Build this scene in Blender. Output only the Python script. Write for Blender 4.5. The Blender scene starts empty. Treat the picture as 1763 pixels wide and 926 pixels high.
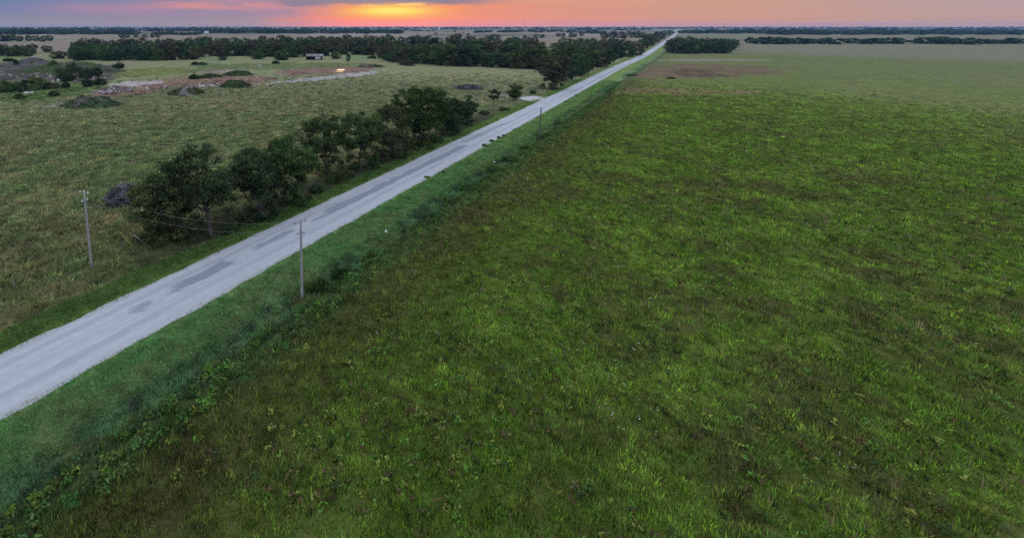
import bpy, math
import numpy as np
rng = np.random.default_rng(7)
S = bpy.context.scene
COL = S.collection
PI = math.pi

# ------------------------------------------------------------------ camera
FPX, PX0, PY0, HY, H = 800.0, 600.0, 185.0, 44.5, 30.0     # focal length, principal point, horizon row (photo pixels); height in m
TH = math.atan((PY0 - HY) / FPX)
cam = bpy.data.cameras.new('camera'); camo = bpy.data.objects.new('camera', cam); COL.objects.link(camo)
camo.location = (0, 0, H); camo.rotation_euler = (PI/2 - TH, 0, 0)
cam.sensor_width = 36; cam.lens = FPX / 1763 * 36
cam.shift_x = (881.5 - PX0) / 1763; cam.shift_y = -(463 - PY0) / 1763
cam.clip_start = 0.5; cam.clip_end = 60000
S.camera = camo

def ground(px, py):
    """point of the flat ground seen at a place of the photograph (used to survey the site)"""
    px = np.asarray(px, float); py = np.asarray(py, float)
    u = (px - PX0) / FPX; v = (py - PY0) / FPX
    dz = -math.sin(TH) - v * math.cos(TH); dy = math.cos(TH) - v * math.sin(TH)
    t = H / -dz
    return u * t, dy * t

def g(px, py):
    x, y = ground(px, py); return float(x), float(y)

def height_at(x, y, row):
    """height of the point above ground place x, y that is seen on that photo row"""
    v = (row - PY0)/FPX; c, s = math.cos(TH), math.sin(TH)
    return H - y*(v*c + s)/(c - v*s)
def mpp(px, py):
    """metres per photo pixel at that ground point"""
    x, y = g(px, py); return (y * math.cos(TH) + H * math.sin(TH)) / FPX

# ------------------------------------------------------------------ noise (numpy value noise)
def vnoise(x, y, seed=0):
    x = np.asarray(x, float); y = np.asarray(y, float)
    xi = np.floor(x).astype(np.int64); yi = np.floor(y).astype(np.int64)
    fx = x - xi; fy = y - yi
    fx = fx*fx*(3-2*fx); fy = fy*fy*(3-2*fy)
    def h(a, b):
        n = (a * 374761393 + b * 668265263 + seed * 974634721) & 0xffffffff
        n = ((n ^ (n >> 13)) * 1274126177) & 0xffffffff
        return ((n ^ (n >> 16)) & 0xffff) / 65535.0
    return (h(xi, yi)*(1-fx) + h(xi+1, yi)*fx)*(1-fy) + (h(xi, yi+1)*(1-fx) + h(xi+1, yi+1)*fx)*fy
def fbm(x, y, seed=0, oct=4):
    s = 0; a = .5; t = 0
    for i in range(oct):
        s = s + a * vnoise(x, y, seed + i*17); t += a; a *= .5; x = x*2.03 + 11.3; y = y*2.03 - 7.1
    return s / t
def sstep(a, b, x):
    t = np.clip((x - a) / (b - a), 0, 1); return t*t*(3-2*t)

# ------------------------------------------------------------------ object helpers
def tag(o, label=None, cat=None, group=None, kind=None):
    if label: o['label'] = label
    if cat: o['category'] = cat
    if group: o['group'] = group
    if kind: o['kind'] = kind
    return o
def empty(name, loc, rz=0.0):
    o = bpy.data.objects.new(name, None); COL.objects.link(o)
    o.location = loc; o.rotation_euler = (0, 0, rz); o.empty_display_size = .3
    return o
class MB:
    """collects vertices, faces and per-vertex colours, builds ONE mesh"""
    def __init__(s): s.v = []; s.f3 = []; s.f4 = []; s.c = []; s.n = 0
    def add(s, v, f3=None, f4=None, col=None):
        v = np.asarray(v, float).reshape(-1, 3); n = len(v)
        s.v.append(v)
        if f3 is not None and len(f3): s.f3.append(np.asarray(f3, np.int64).reshape(-1, 3) + s.n)
        if f4 is not None and len(f4): s.f4.append(np.asarray(f4, np.int64).reshape(-1, 4) + s.n)
        if col is None: col = np.ones((n, 3))
        col = np.asarray(col, float)
        if col.ndim == 1: col = np.tile(col, (n, 1))
        s.c.append(col); s.n += n
    def mesh(s, name, mats, colors=True, smooth=False, matidx=None):
        m = bpy.data.meshes.new(name)
        v = np.concatenate(s.v).astype(np.float32)
        f3 = np.concatenate(s.f3) if s.f3 else np.zeros((0, 3), np.int64)
        f4 = np.concatenate(s.f4) if s.f4 else np.zeros((0, 4), np.int64)
        nl = len(f3)*3 + len(f4)*4; nf = len(f3) + len(f4)
        m.vertices.add(len(v)); m.vertices.foreach_set('co', v.ravel())
        m.loops.add(nl); m.polygons.add(nf)
        m.loops.foreach_set('vertex_index', np.concatenate([f3.ravel(), f4.ravel()]).astype(np.int32))
        st = np.concatenate([np.arange(len(f3))*3, len(f3)*3 + np.arange(len(f4))*4]).astype(np.int32)
        m.polygons.foreach_set('loop_start', st)
        if smooth: m.polygons.foreach_set('use_smooth', np.ones(nf, bool))
        if colors:
            c = np.ones((len(v), 4), np.float32); c[:, :3] = np.concatenate(s.c)
            a = m.color_attributes.new('col', 'FLOAT_COLOR', 'POINT'); a.data.foreach_set('color', c.ravel())
        for mt in (mats if isinstance(mats, (list, tuple)) else [mats]): m.materials.append(mt)
        m.update(calc_edges=True); m.validate()
        return m
    def build(s, name, mats, parent=None, **k):
        o = bpy.data.objects.new(name, s.mesh(name, mats, **k)); COL.objects.link(o)
        if parent is not None: o.parent = parent
        return o
    # shapes
    def box(s, c, size, rz=0.0, col=None, taper=1.0):
        x, y, z = [q/2 for q in size]
        v = np.array([(-x,-y,-z),(x,-y,-z),(x,y,-z),(-x,y,-z),(-x*taper,-y*taper,z),(x*taper,-y*taper,z),(x*taper,y*taper,z),(-x*taper,y*taper,z)])
        ca, sa = math.cos(rz), math.sin(rz)
        v = np.stack([v[:,0]*ca - v[:,1]*sa, v[:,0]*sa + v[:,1]*ca, v[:,2]], 1) + np.asarray(c)
        s.add(v, f4=[(0,3,2,1),(4,5,6,7),(0,1,5,4),(1,2,6,5),(2,3,7,6),(3,0,4,7)], col=col)
    def tube(s, pts, rad, n=6, col=None, cap=True):
        pts = np.asarray(pts, float); k = len(pts)
        rad = np.broadcast_to(np.asarray(rad, float), (k,))
        d = np.gradient(pts, axis=0); d /= np.linalg.norm(d, axis=1, keepdims=True) + 1e-9
        ref = np.where(np.abs(d[:, 2:3]) > .9, np.array([[1., 0, 0]]), np.array([[0, 0, 1.]]))
        a = np.cross(d, ref); a /= np.linalg.norm(a, axis=1, keepdims=True) + 1e-9
        b = np.cross(d, a)
        t = np.arange(n) * 2*PI/n
        v = pts[:, None] + rad[:, None, None]*(a[:, None]*np.cos(t)[None, :, None] + b[:, None]*np.sin(t)[None, :, None])
        f = [(i*n+j, i*n+(j+1) % n, (i+1)*n+(j+1) % n, (i+1)*n+j) for i in range(k-1) for j in range(n)]
        f3 = []
        v = v.reshape(-1, 3)
        if cap:
            v = np.vstack([v, pts[0], pts[-1]]); c0, c1 = k*n, k*n+1
            for j in range(n):
                f3.append((c0, (j+1) % n, j)); f3.append((c1, (k-1)*n+j, (k-1)*n+(j+1) % n))
        s.add(v, f3=f3, f4=f, col=col)
    def lump(s, c, rx, ry, rz, seed, rough=.3, nu=18, nv=9, col=None, dome=True, freq=2.2):
        u = np.linspace(0, 2*PI, nu, endpoint=False); w = np.linspace(0 if not dome else 0.0, PI/2 if dome else PI, nv)
        U, W = np.meshgrid(u, w)
        X = np.sin(W)*np.cos(U); Y = np.sin(W)*np.sin(U); Z = np.cos(W)
        r = 1 + rough*(fbm(X*freq+seed*3.7+9, Y*freq+Z*freq*1.3+seed, seed) - .5)*2
        v = np.stack([c[0]+X*r*rx, c[1]+Y*r*ry, c[2]+Z*r*rz], -1).reshape(-1, 3)
        f = [(i*nu+j, (i+1)*nu+j, (i+1)*nu+(j+1) % nu, i*nu+(j+1) % nu) for i in range(nv-1) for j in range(nu)]
        s.add(v, f4=f, col=col)

# ------------------------------------------------------------------ materials
def lin(h):
    h = h.lstrip('#'); c = [int(h[i:i+2], 16)/255 for i in (0, 2, 4)]
    return tuple(q/12.92 if q <= .04045 else ((q+.055)/1.055)**2.4 for q in c)
def newmat(name):
    m = bpy.data.materials.new(name); m.use_nodes = True; nt = m.node_tree
    for n in list(nt.nodes): nt.nodes.remove(n)
    out = nt.nodes.new('ShaderNodeOutputMaterial')
    return m, nt, out
def noise(nt, scale, detail=4, vec=None, rough=.6, dist=0):
    n = nt.nodes.new('ShaderNodeTexNoise'); n.inputs['Scale'].default_value = scale; n.inputs['Detail'].default_value = detail
    n.inputs['Roughness'].default_value = rough; n.inputs['Distortion'].default_value = dist
    if vec is not None: nt.links.new(vec, n.inputs['Vector'])
    return n
def maprange(nt, v, a, b, c, d):
    n = nt.nodes.new('ShaderNodeMapRange'); nt.links.new(v, n.inputs[0])
    for i, q in enumerate((a, b, c, d)): n.inputs[i+1].default_value = q
    return n.outputs[0]
def mulcol(nt, col, val):
    n = nt.nodes.new('ShaderNodeVectorMath'); n.operation = 'SCALE'
    nt.links.new(col, n.inputs[0]); nt.links.new(val, n.inputs['Scale']); return n.outputs[0]
def mixcol(nt, fac, a, b):
    n = nt.nodes.new('ShaderNodeMix'); n.data_type = 'RGBA'
    if hasattr(fac, 'links') or hasattr(fac, 'is_linked'): nt.links.new(fac, n.inputs[0])
    else: n.inputs[0].default_value = fac
    for q, i in ((a, 6), (b, 7)):
        if isinstance(q, tuple): n.inputs[i].default_value = (*q, 1)
        else: nt.links.new(q, n.inputs[i])
    return n.outputs[2]
def simple(name, col, var=.25, scale=3, rough=.8, metal=0, bump=0, spec=.3):
    """noisy single-colour surface"""
    m, nt, out = newmat(name)
    b = nt.nodes.new('ShaderNodeBsdfPrincipled'); nt.links.new(b.outputs[0], out.inputs[0])
    tc = nt.nodes.new('ShaderNodeTexCoord')
    n = noise(nt, scale, 5, tc.outputs['Object'])
    rgb = nt.nodes.new('ShaderNodeRGB'); rgb.outputs[0].default_value = (*col, 1)
    nt.links.new(mulcol(nt, rgb.outputs[0], maprange(nt, n.outputs['Fac'], .25, .75, 1-var, 1+var)), b.inputs['Base Color'])
    b.inputs['Roughness'].default_value = rough; b.inputs['Metallic'].default_value = metal
    b.inputs['Specular IOR Level'].default_value = spec
    if bump:
        bp = nt.nodes.new('ShaderNodeBump'); bp.inputs['Strength'].default_value = bump; bp.inputs['Distance'].default_value = .05
        nt.links.new(n.outputs['Fac'], bp.inputs['Height']); nt.links.new(bp.outputs[0], b.inputs['Normal'])
    return m
def foliage(name, tint, var=.35, objvar=.25, transl=.25):
    """leaf surface: the mesh's leaf tints times the kind's green, a little light passing through"""
    m, nt, out = newmat(name)
    at = nt.nodes.new('ShaderNodeAttribute'); at.attribute_name = 'col'
    geo = nt.nodes.new('ShaderNodeNewGeometry'); oi = nt.nodes.new('ShaderNodeObjectInfo')
    n = noise(nt, .35, 3, geo.outputs['Position'])
    rgb = nt.nodes.new('ShaderNodeVectorMath'); rgb.operation = 'MULTIPLY'
    nt.links.new(at.outputs['Color'], rgb.inputs[0]); rgb.inputs[1].default_value = tint
    c = mulcol(nt, rgb.outputs[0], maprange(nt, n.outputs['Fac'], .3, .7, 1-var, 1+var))
    if objvar:
        rp = nt.nodes.new('ShaderNodeValToRGB'); nt.links.new(oi.outputs['Random'], rp.inputs[0]); el = rp.color_ramp.elements
        o = objvar; st = [(0, (1-o, 1-o, 1-o*.6)), (.25, (1, 1+o, .9)), (.45, (1-o*.8, 1-o*.5, 1)), (.62, (1.05, 1.0+o*.6, .8)), (.8, (1+o*.9, 1, .95)), (1, (1+o*.4, 1-o*.2, 1+o*.3))]
        while len(el) < len(st): el.new(.5)
        for e, (p, q) in zip(el, st): e.position = p; e.color = (*[min(z, 1.6) for z in q], 1)
        vm = nt.nodes.new('ShaderNodeVectorMath'); vm.operation = 'MULTIPLY'; nt.links.new(c, vm.inputs[0]); nt.links.new(rp.outputs[0], vm.inputs[1]); c = vm.outputs[0]
    d = nt.nodes.new('ShaderNodeBsdfDiffuse'); nt.links.new(c, d.inputs[0])
    t = nt.nodes.new('ShaderNodeBsdfTranslucent'); nt.links.new(c, t.inputs[0])
    mx = nt.nodes.new('ShaderNodeMixShader'); mx.inputs[0].default_value = transl
    nt.links.new(d.outputs[0], mx.inputs[1]); nt.links.new(t.outputs[0], mx.inputs[2])
    nt.links.new(mx.outputs[0], out.inputs[0])
    return m
M = {}
M['leaf'] = foliage('leaf_green', (.054, .080, .033))
M['leaf_far'] = foliage('leaf_dark', (.052, .070, .034), objvar=.5, transl=.1)
M['leaf_bright'] = foliage('leaf_weed', (.05, .095, .03), objvar=.2)
M['blade'] = foliage('grass_blade', (1, 1, 1), var=.25, objvar=0, transl=.25)
M['bark'] = simple('bark', (.075, .062, .05), .35, 6, .95, bump=.5)
M['pole'] = simple('weathered_pole_wood', (.27, .255, .235), .25, 5, .9, bump=.3)
M['pole_dark'] = simple('dark_pole_wood', (.10, .095, .09), .25, 5, .9, bump=.3)
M['insul'] = simple('white_porcelain', (.7, .72, .72), .08, 5, .3)
M['arm'] = simple('grey_steel_bracket', (.16, .165, .17), .15, 5, .5, metal=.6)
M['wire'] = simple('grey_wire', (.33, .33, .32), .1, 2, .5, metal=.2)
M['white'] = simple('chalky_white', (.62, .63, .62), .2, 2, .7)
M['yellow'] = simple('faded_yellow_plastic', (.42, .27, .04), .1, 3, .5)
M['twig'] = foliage('grey_dead_wood', (.095, .092, .098), .3, 0, 0)
M['post'] = simple('steel_post', (.16, .13, .11), .3, 4, .8)
M['tin'] = simple('pale_tin_sheet', (.42, .45, .48), .25, .6, .6, metal=.2, bump=.1)
M['roof'] = simple('weathered_tin_roof', (.20, .17, .165), .35, .5, .7, metal=.15)
M['timber'] = simple('dark_timber', (.05, .045, .042), .3, 2, .9)
M['stone'] = simple('pale_limestone', (.40, .38, .36), .3, 1.5, .9, bump=.4)
M['wall_white'] = simple('white_farm_wall', (.6, .6, .6), .1, .5, .8)
M['wall_red'] = simple('red_barn_wall', (.22, .10, .09), .2, .5, .8)
M['steel'] = simple('mast_steel', (.12, .12, .13), .1, 1, .6)
M['rubble'] = foliage('broken_stone', (.26, .25, .25), .3, 0, 0)
M['flower'] = simple('white_petals', (.75, .75, .72), .1, 1, .7)
HAZE, HAZE_C = 6.0e-5, (.26, .47, .80, 1)
SUN_E, EXPO = .5, 0.12
DENOISE = False
OVER1, OVER2 = (.82, .98, 1.33), (1.14, 1.2, 1.40)
# ------------------------------------------------------------------ the road line on the ground
_l = [g(222, 506), g(1013, 135)]; _r = [g(385, 506), g(1042, 135)]
ctr = [((_l[i][0]+_r[i][0])/2, (_l[i][1]+_r[i][1])/2) for i in (0, 1)]
# match the pair of stations along the road
def _line(a, b, y): t = (y-a[1])/(b[1]-a[1]); return a[0]+(b[0]-a[0])*t
y0, y1 = 45.0, 265.0
P0 = ((_line(*_l, y0)+_line(*_r, y0))/2, y0); P1 = ((_line(*_l, y1)+_line(*_r, y1))/2, y1)
dirn = np.array([P1[0]-P0[0], P1[1]-P0[1]]); dirn /= np.linalg.norm(dirn)
ROADPTS = [tuple(np.array(P0) - dirn*150), P0, P1, g(1057, 119), g(1105.5, 98), g(1125, 86), g(1144.5, 73), g(1157, 64), g(1166, 57), g(1172.5, 52), g(1177, 48)]
# smooth
_p = np.array(ROADPTS); _s = np.concatenate([[0], np.cumsum(np.linalg.norm(np.diff(_p, axis=0), axis=1))])
_q = np.concatenate([np.arange(0, 700, 10), np.geomspace(700, _s[-1], 60)])
RC = np.stack([np.interp(_q, _s, _p[:, 0]), np.interp(_q, _s, _p[:, 1])], 1)
for _ in range(12):
    RC[1:-1] = RC[1:-1]*.5 + (RC[:-2] + RC[2:])*.25
_wl = abs((_line(*_l, y0)-P0[0])*dirn[1])            # half width near
RS = np.concatenate([[0], np.cumsum(np.linalg.norm(np.diff(RC, axis=0), axis=1))])
HALF = np.interp(RS, [0, 200, 420, 900, 5000], [_wl, _wl, 3.9, 3.6, 3.6])
print('road half width', _wl, 'heading', math.degrees(math.atan2(dirn[0], dirn[1])))
RT = np.gradient(RC, axis=0); RT /= np.linalg.norm(RT, axis=1, keepdims=True)
RN = np.stack([RT[:, 1], -RT[:, 0]], 1)              # to the right of travel

def road_st(x, y):
    """signed offset (right positive) and distance along the road"""
    x = np.asarray(x, float); y = np.asarray(y, float); sh = x.shape; x = x.ravel(); y = y.ravel()
    best = np.full(x.shape, 1e18); so = np.zeros_like(x); tt = np.zeros_like(x)
    idx = list(range(0, len(RC)-1, 4)) + [len(RC)-1]
    for a, b in zip(idx[:-1], idx[1:]):
        A = RC[a]; B = RC[b]; d = B-A; L = np.hypot(*d); d = d/L
        px = x-A[0]; py = y-A[1]
        t = np.clip(px*d[0]+py*d[1], 0 if a else -1e9, L)
        qx = px-t*d[0]; qy = py-t*d[1]; dd = qx*qx+qy*qy
        m = dd < best
        best[m] = dd[m]; so[m] = (np.sqrt(dd)*np.sign(px*d[1]-py*d[0]))[m]; tt[m] = (RS[a]+t)[m]
    return so.reshape(sh), tt.reshape(sh)
def at_road(off, t):
    """point at an offset from the road centre, t metres along it"""
    x = np.interp(t, RS, RC[:, 0]) + off*np.interp(t, RS, RN[:, 0]); y = np.interp(t, RS, RC[:, 1]) + off*np.interp(t, RS, RN[:, 1])
    return x, y

DITCH = 11.2
FLAT = [(*g(586, 121.5), 14.0), (*g(908, 170), 7.0), (*g(925, 170), 6.0)]
def zfun(x, y, so=None):
    if so is None: so, _ = road_st(x, y)
    x = np.asarray(x, float); y = np.asarray(y, float)
    d = np.hypot(x, y)
    w = sstep(5.5, 9, np.abs(so))
    near = np.clip(1.3 - d/500, 0, 1)
    for px, py, rr in FLAT:
        w = w*sstep(rr*.6, rr*1.6, np.hypot(x-px, y-py))
    z = w*near*(.28*(fbm(x/2.6, y/2.6, 3, 2)-.5) + .5*(fbm(x/17, y/17, 5, 3)-.5))
    wob = 1.3*(fbm(x/14, y/14, 31, 2)-.5)
    far = 1 - sstep(500, 700, d)
    z = z - far*.9*np.exp(-((so-DITCH-wob)/2.1)**2) - far*.3*np.exp(-((so+10)/2.0)**2)
    return z
def zat(x, y): return float(zfun(np.array([x]), np.array([y]))[0])

def inpoly(x, y, poly):
    r = np.zeros(x.shape, bool); n = len(poly)
    for i in range(n):
        (ax, ay), (bx, by) = poly[i], poly[(i+1) % n]
        c = ((ay > y) != (by > y)) & (x < (bx-ax)*(y-ay)/(by-ay+1e-12)+ax)
        r ^= c
    return r
ZONES = [   # outline surveyed from the photograph, base colour, raggedness in m
    ([(-60,112),(0,108),(60,104),(150,109),(205,114),(200,140),(110,144),(50,140),(-60,142)], (.062,.058,.056), 9),
    ([(-80,150),(0,146),(70,142),(195,140),(178,151),(150,161),(60,176),(-80,182)], (.085,.125,.04), 8),
    ([(-60,96),(60,95),(50,103),(-60,105)], (.125,.165,.06), 10),
    ([(600,95),(660,94),(655,101),(590,104)], (.13,.19,.09), 8),
    ([(330,99),(410,99),(400,103),(330,103)], (.13,.17,.08), 8),
    ([(200,121),(260,117),(335,116),(330,125),(240,132),(205,134)], (.12,.135,.042), 8),
    ([(330,112),(470,108),(640,108),(600,117),(450,121),(330,124)], (.10,.12,.05), 12),
    ([(150,166),(205,147),(262,139),(330,133),(400,127),(445,131),(475,138),(430,147),(380,147),(300,152),(250,161),(200,166)], (.175,.105,.078), 7),
    ([(335,122),(395,119),(425,122),(400,128),(345,130)], (.15,.125,.085), 7),
    ([(470,124),(540,116),(600,115),(645,119),(640,124),(560,129),(490,130)], (.17,.105,.08), 6),
    ([(415,149),(470,142),(510,136),(560,132),(600,127),(660,121),(645,128),(600,133),(540,140),(480,144)], (.30,.27,.255), 5),
    ([(188,146),(215,141),(288,140),(282,144),(240,148),(215,150)], (.33,.29,.265), 4),
    ([(370,124),(400,121),(428,122),(402,126)], (.30,.265,.23), 4),
    ([(330,150),(345,146),(375,145),(372,150)], (.3,.27,.24), 4),
    ([(120,113),(200,108),(262,110),(205,113)], (.19,.17,.13), 7),
    ([(80,184),(90,180),(102,181),(96,184)], (.3,.27,.24), 3),
    ([(1078,130),(1135,112),(1230,110),(1340,116),(1330,128),(1230,136),(1100,138)], (.140,.100,.062), 14),
    ([(1140,124),(1180,118),(1240,120),(1240,133),(1180,134)], (.095,.070,.045), 9),
    ([(1040,162),(1090,152),(1200,153),(1330,157),(1330,161),(1200,164)], (.150,.125,.06), 8),
    ([(1120,104),(1180,101),(1320,102),(1320,105),(1150,106)], (.2,.18,.12), 7),
]
ZG = [([g(*p) for p in poly], np.array(c), r) for poly, c, r in ZONES]
def lerp(a, b, t): return a*(1-t[..., None]) + np.asarray(b)*t[..., None]
HT0 = float(road_st(*[np.array([q]) for q in g(262, 425)])[1][0]); HT1 = float(road_st(*[np.array([q]) for q in g(830, 203)])[1][0])
def base_colour(x, y, so, tt):
    """own colour of the ground cover"""
    d = np.hypot(x, y); n = x.shape
    n1 = fbm(x/45, y/45, 1); n2 = fbm(x/9, y/9, 2); n3 = fbm(x/160, y/160, 4); n4 = fbm(x/3.5, y/3.5, 9, 3)
    # left pasture: grey green grass with straw coloured stems
    c = np.zeros(n+(3,)) + np.array([.130, .164, .062])
    c = lerp(c, (.215, .196, .088), sstep(.38, .68, n4*.45+n1*.3+n2*.25))
    c = lerp(c, (.070, .090, .032), .7*sstep(.5, .75, n2*.6+n3*.4))
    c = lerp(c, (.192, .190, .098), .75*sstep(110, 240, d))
    c = lerp(c, (.092, .108, .032), .5*(1-sstep(55, 100, d)))
    # fields beyond the wood: dry straw with darker pasture blocks
    fx = fbm(x/420, y/300, 21, 3)
    f = lerp(np.zeros(n+(3,)) + np.array([.20, .165, .12]), (.10, .115, .075), sstep(.5, .64, fx))
    f = lerp(f, (.235, .20, .15), sstep(.55, .7, fbm(x/250, y/500, 23, 3)))
    c = c*(1-sstep(560, 700, d))[..., None] + f*sstep(560, 700, d)[..., None]
    # right field: rich green with brown weeds
    r = np.zeros(n+(3,)) + np.array([.092, .136, .024])
    r = lerp(r, (.088, .086, .032), .75*sstep(.48, .68, n4*.45+n1*.2+n2*.35))
    r = lerp(r, (.135, .188, .034), .75*sstep(.5, .72, fbm(x/5, y/5, 41)))
    r = lerp(r, (.135, .140, .055), .8*sstep(140, 330, d)*(.4+.6*sstep(.35, .65, fbm(x/60, y/60, 43))))
    r = lerp(r, (.072, .066, .028), .7*(1-sstep(14, 30, so-4*n2)))
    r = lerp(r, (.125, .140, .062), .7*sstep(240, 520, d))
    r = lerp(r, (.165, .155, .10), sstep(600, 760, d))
    k = sstep(14.0, 17.5, so + 2.5*(n2-.5)*2)
    c = c*(1-k)[..., None] + r*k[..., None]
    # zones worn or grown over
    for poly, zc, rag in ZG:
        ox = (fbm(x/rag, y/rag, 61, 3)-.5)*rag*2.4; oy = (fbm(x/rag, y/rag, 67, 3)-.5)*rag*3.2
        m = inpoly(x+ox, y+oy, poly).astype(float)
        m *= .5 + .5*sstep(.32, .52, fbm(x/rag*2.2, y/rag*2.2, 71, 3))
        v = .75 + .5*fbm(x/4, y/4, 77, 3)
        c = c*(1-m)[..., None] + (zc*v[..., None])*m[..., None]
    # strips beside the road
    e = n2-.5
    nearm = 1 - sstep(800, 1100, d)
    vr = sstep(3.6, 4.4, so)*(1-sstep(9.0, 11.5, so+2*e))*nearm
    vc = lerp(np.zeros(n+(3,)) + np.array([.084, .165, .048]), (.100, .158, .050), sstep(.4, .65, n4))
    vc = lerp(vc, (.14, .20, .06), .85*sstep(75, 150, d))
    c = c*(1-vr)[..., None] + vc*vr[..., None]
    dt = sstep(8.8, 10.4, so+2.5*e)*(1-sstep(12.6, 14.2, so+2.5*e))*nearm*(.25+.75*sstep(.36, .56, fbm(x/4.5, y/4.5, 93, 3)))
    dc = lerp(np.zeros(n+(3,)) + np.array([.098, .178, .070]), (.055, .085, .045), sstep(.54, .66, fbm(x/1.6, y/1.6, 91)))
    c = c*(1-dt)[..., None] + dc*dt[..., None]
    hg = sstep(12.4, 13.4, so+2*e)*(1-sstep(15.5, 17.5, so+2*e))*nearm
    c = lerp(c, (.055, .088, .03), .8*hg)
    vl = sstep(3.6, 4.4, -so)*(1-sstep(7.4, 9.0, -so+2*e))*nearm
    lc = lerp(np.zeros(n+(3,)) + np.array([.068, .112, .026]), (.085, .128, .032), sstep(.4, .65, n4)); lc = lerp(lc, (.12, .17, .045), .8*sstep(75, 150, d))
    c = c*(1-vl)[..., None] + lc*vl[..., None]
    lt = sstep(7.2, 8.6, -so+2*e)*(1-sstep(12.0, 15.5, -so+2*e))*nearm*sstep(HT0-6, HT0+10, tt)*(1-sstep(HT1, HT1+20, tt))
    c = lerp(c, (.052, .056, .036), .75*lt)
    return c

# ------------------------------------------------------------------ ground sheet
def ground_sheet():
    dl = np.concatenate([np.arange(880, 60, -1.7), np.arange(60, 12, -.55), np.geomspace(12, 1.9, 45)])
    rad = np.concatenate([[6, 12, 18], FPX*H/dl])
    az = np.concatenate([np.arange(-180, -66, 6), np.arange(-62, 62.01, .17), np.arange(66, 180, 6)])*PI/180
    R, A = np.meshgrid(rad, az, indexing='ij')
    x = R*np.sin(A); y = R*np.cos(A)
    so, tt = road_st(x, y)
    z = zfun(x, y, so)
    mb = MB(); nr, na = x.shape
    idx = np.arange(nr*na).reshape(nr, na); nx = np.roll(idx, -1, 1)
    f = np.stack([idx[:-1], idx[1:], nx[1:], nx[:-1]], -1).reshape(-1, 4)[:, ::-1]
    v = np.stack([x, y, z], -1).reshape(-1, 3)
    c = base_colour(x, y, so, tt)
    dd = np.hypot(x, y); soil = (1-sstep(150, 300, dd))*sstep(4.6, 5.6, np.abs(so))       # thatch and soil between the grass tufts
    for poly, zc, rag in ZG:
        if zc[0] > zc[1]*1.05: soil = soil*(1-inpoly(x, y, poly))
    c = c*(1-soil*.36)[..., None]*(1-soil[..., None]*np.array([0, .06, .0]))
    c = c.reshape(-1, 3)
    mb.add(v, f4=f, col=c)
    mb.add([(0, 0, 0)], col=(.06, .07, .03))
    mb.f3.append(np.array([(nr*na, j, (j+1) % na) for j in range(na)])[:, ::-1])
    m, nt, out = newmat('grassland')
    at = nt.nodes.new('ShaderNodeAttribute'); at.attribute_name = 'col'
    geo = nt.nodes.new('ShaderNodeNewGeometry')
    mp = nt.nodes.new('ShaderNodeMapping'); nt.links.new(geo.outputs['Position'], mp.inputs['Vector'])
    n1 = noise(nt, .55, 5, mp.outputs[0], .65); n2 = noise(nt, 5.0, 5, mp.outputs[0], .7); n3 = noise(nt, .12, 4, mp.outputs[0], .6)
    c = mulcol(nt, at.outputs['Color'], maprange(nt, n1.outputs['Fac'], .3, .7, .55, 1.45))
    c = mulcol(nt, c, maprange(nt, n2.outputs['Fac'], .3, .7, .6, 1.4))
    c = mulcol(nt, c, maprange(nt, n3.outputs['Fac'], .3, .7, .85, 1.15))
    hue = nt.nodes.new('ShaderNodeHueSaturation'); nt.links.new(c, hue.inputs['Color'])
    nt.links.new(maprange(nt, noise(nt, .9, 3, mp.outputs[0]).outputs['Fac'], .3, .7, .47, .53), hue.inputs['Hue'])
    b = nt.nodes.new('ShaderNodeBsdfDiffuse'); nt.links.new(hue.outputs[0], b.inputs['Color'])
    bp = nt.nodes.new('ShaderNodeBump'); bp.inputs['Strength'].default_value = .9; bp.inputs['Distance'].default_value = .35
    nt.links.new(n1.outputs['Fac'], bp.inputs['Height']); nt.links.new(bp.outputs[0], b.inputs['Normal'])
    nt.links.new(b.outputs[0], out.inputs[0])
    o = mb.build('ground', m, smooth=True); tag(o, 'flat open grassland and pasture on both sides of the road', 'ground', kind='structure')
ground_sheet()

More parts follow.
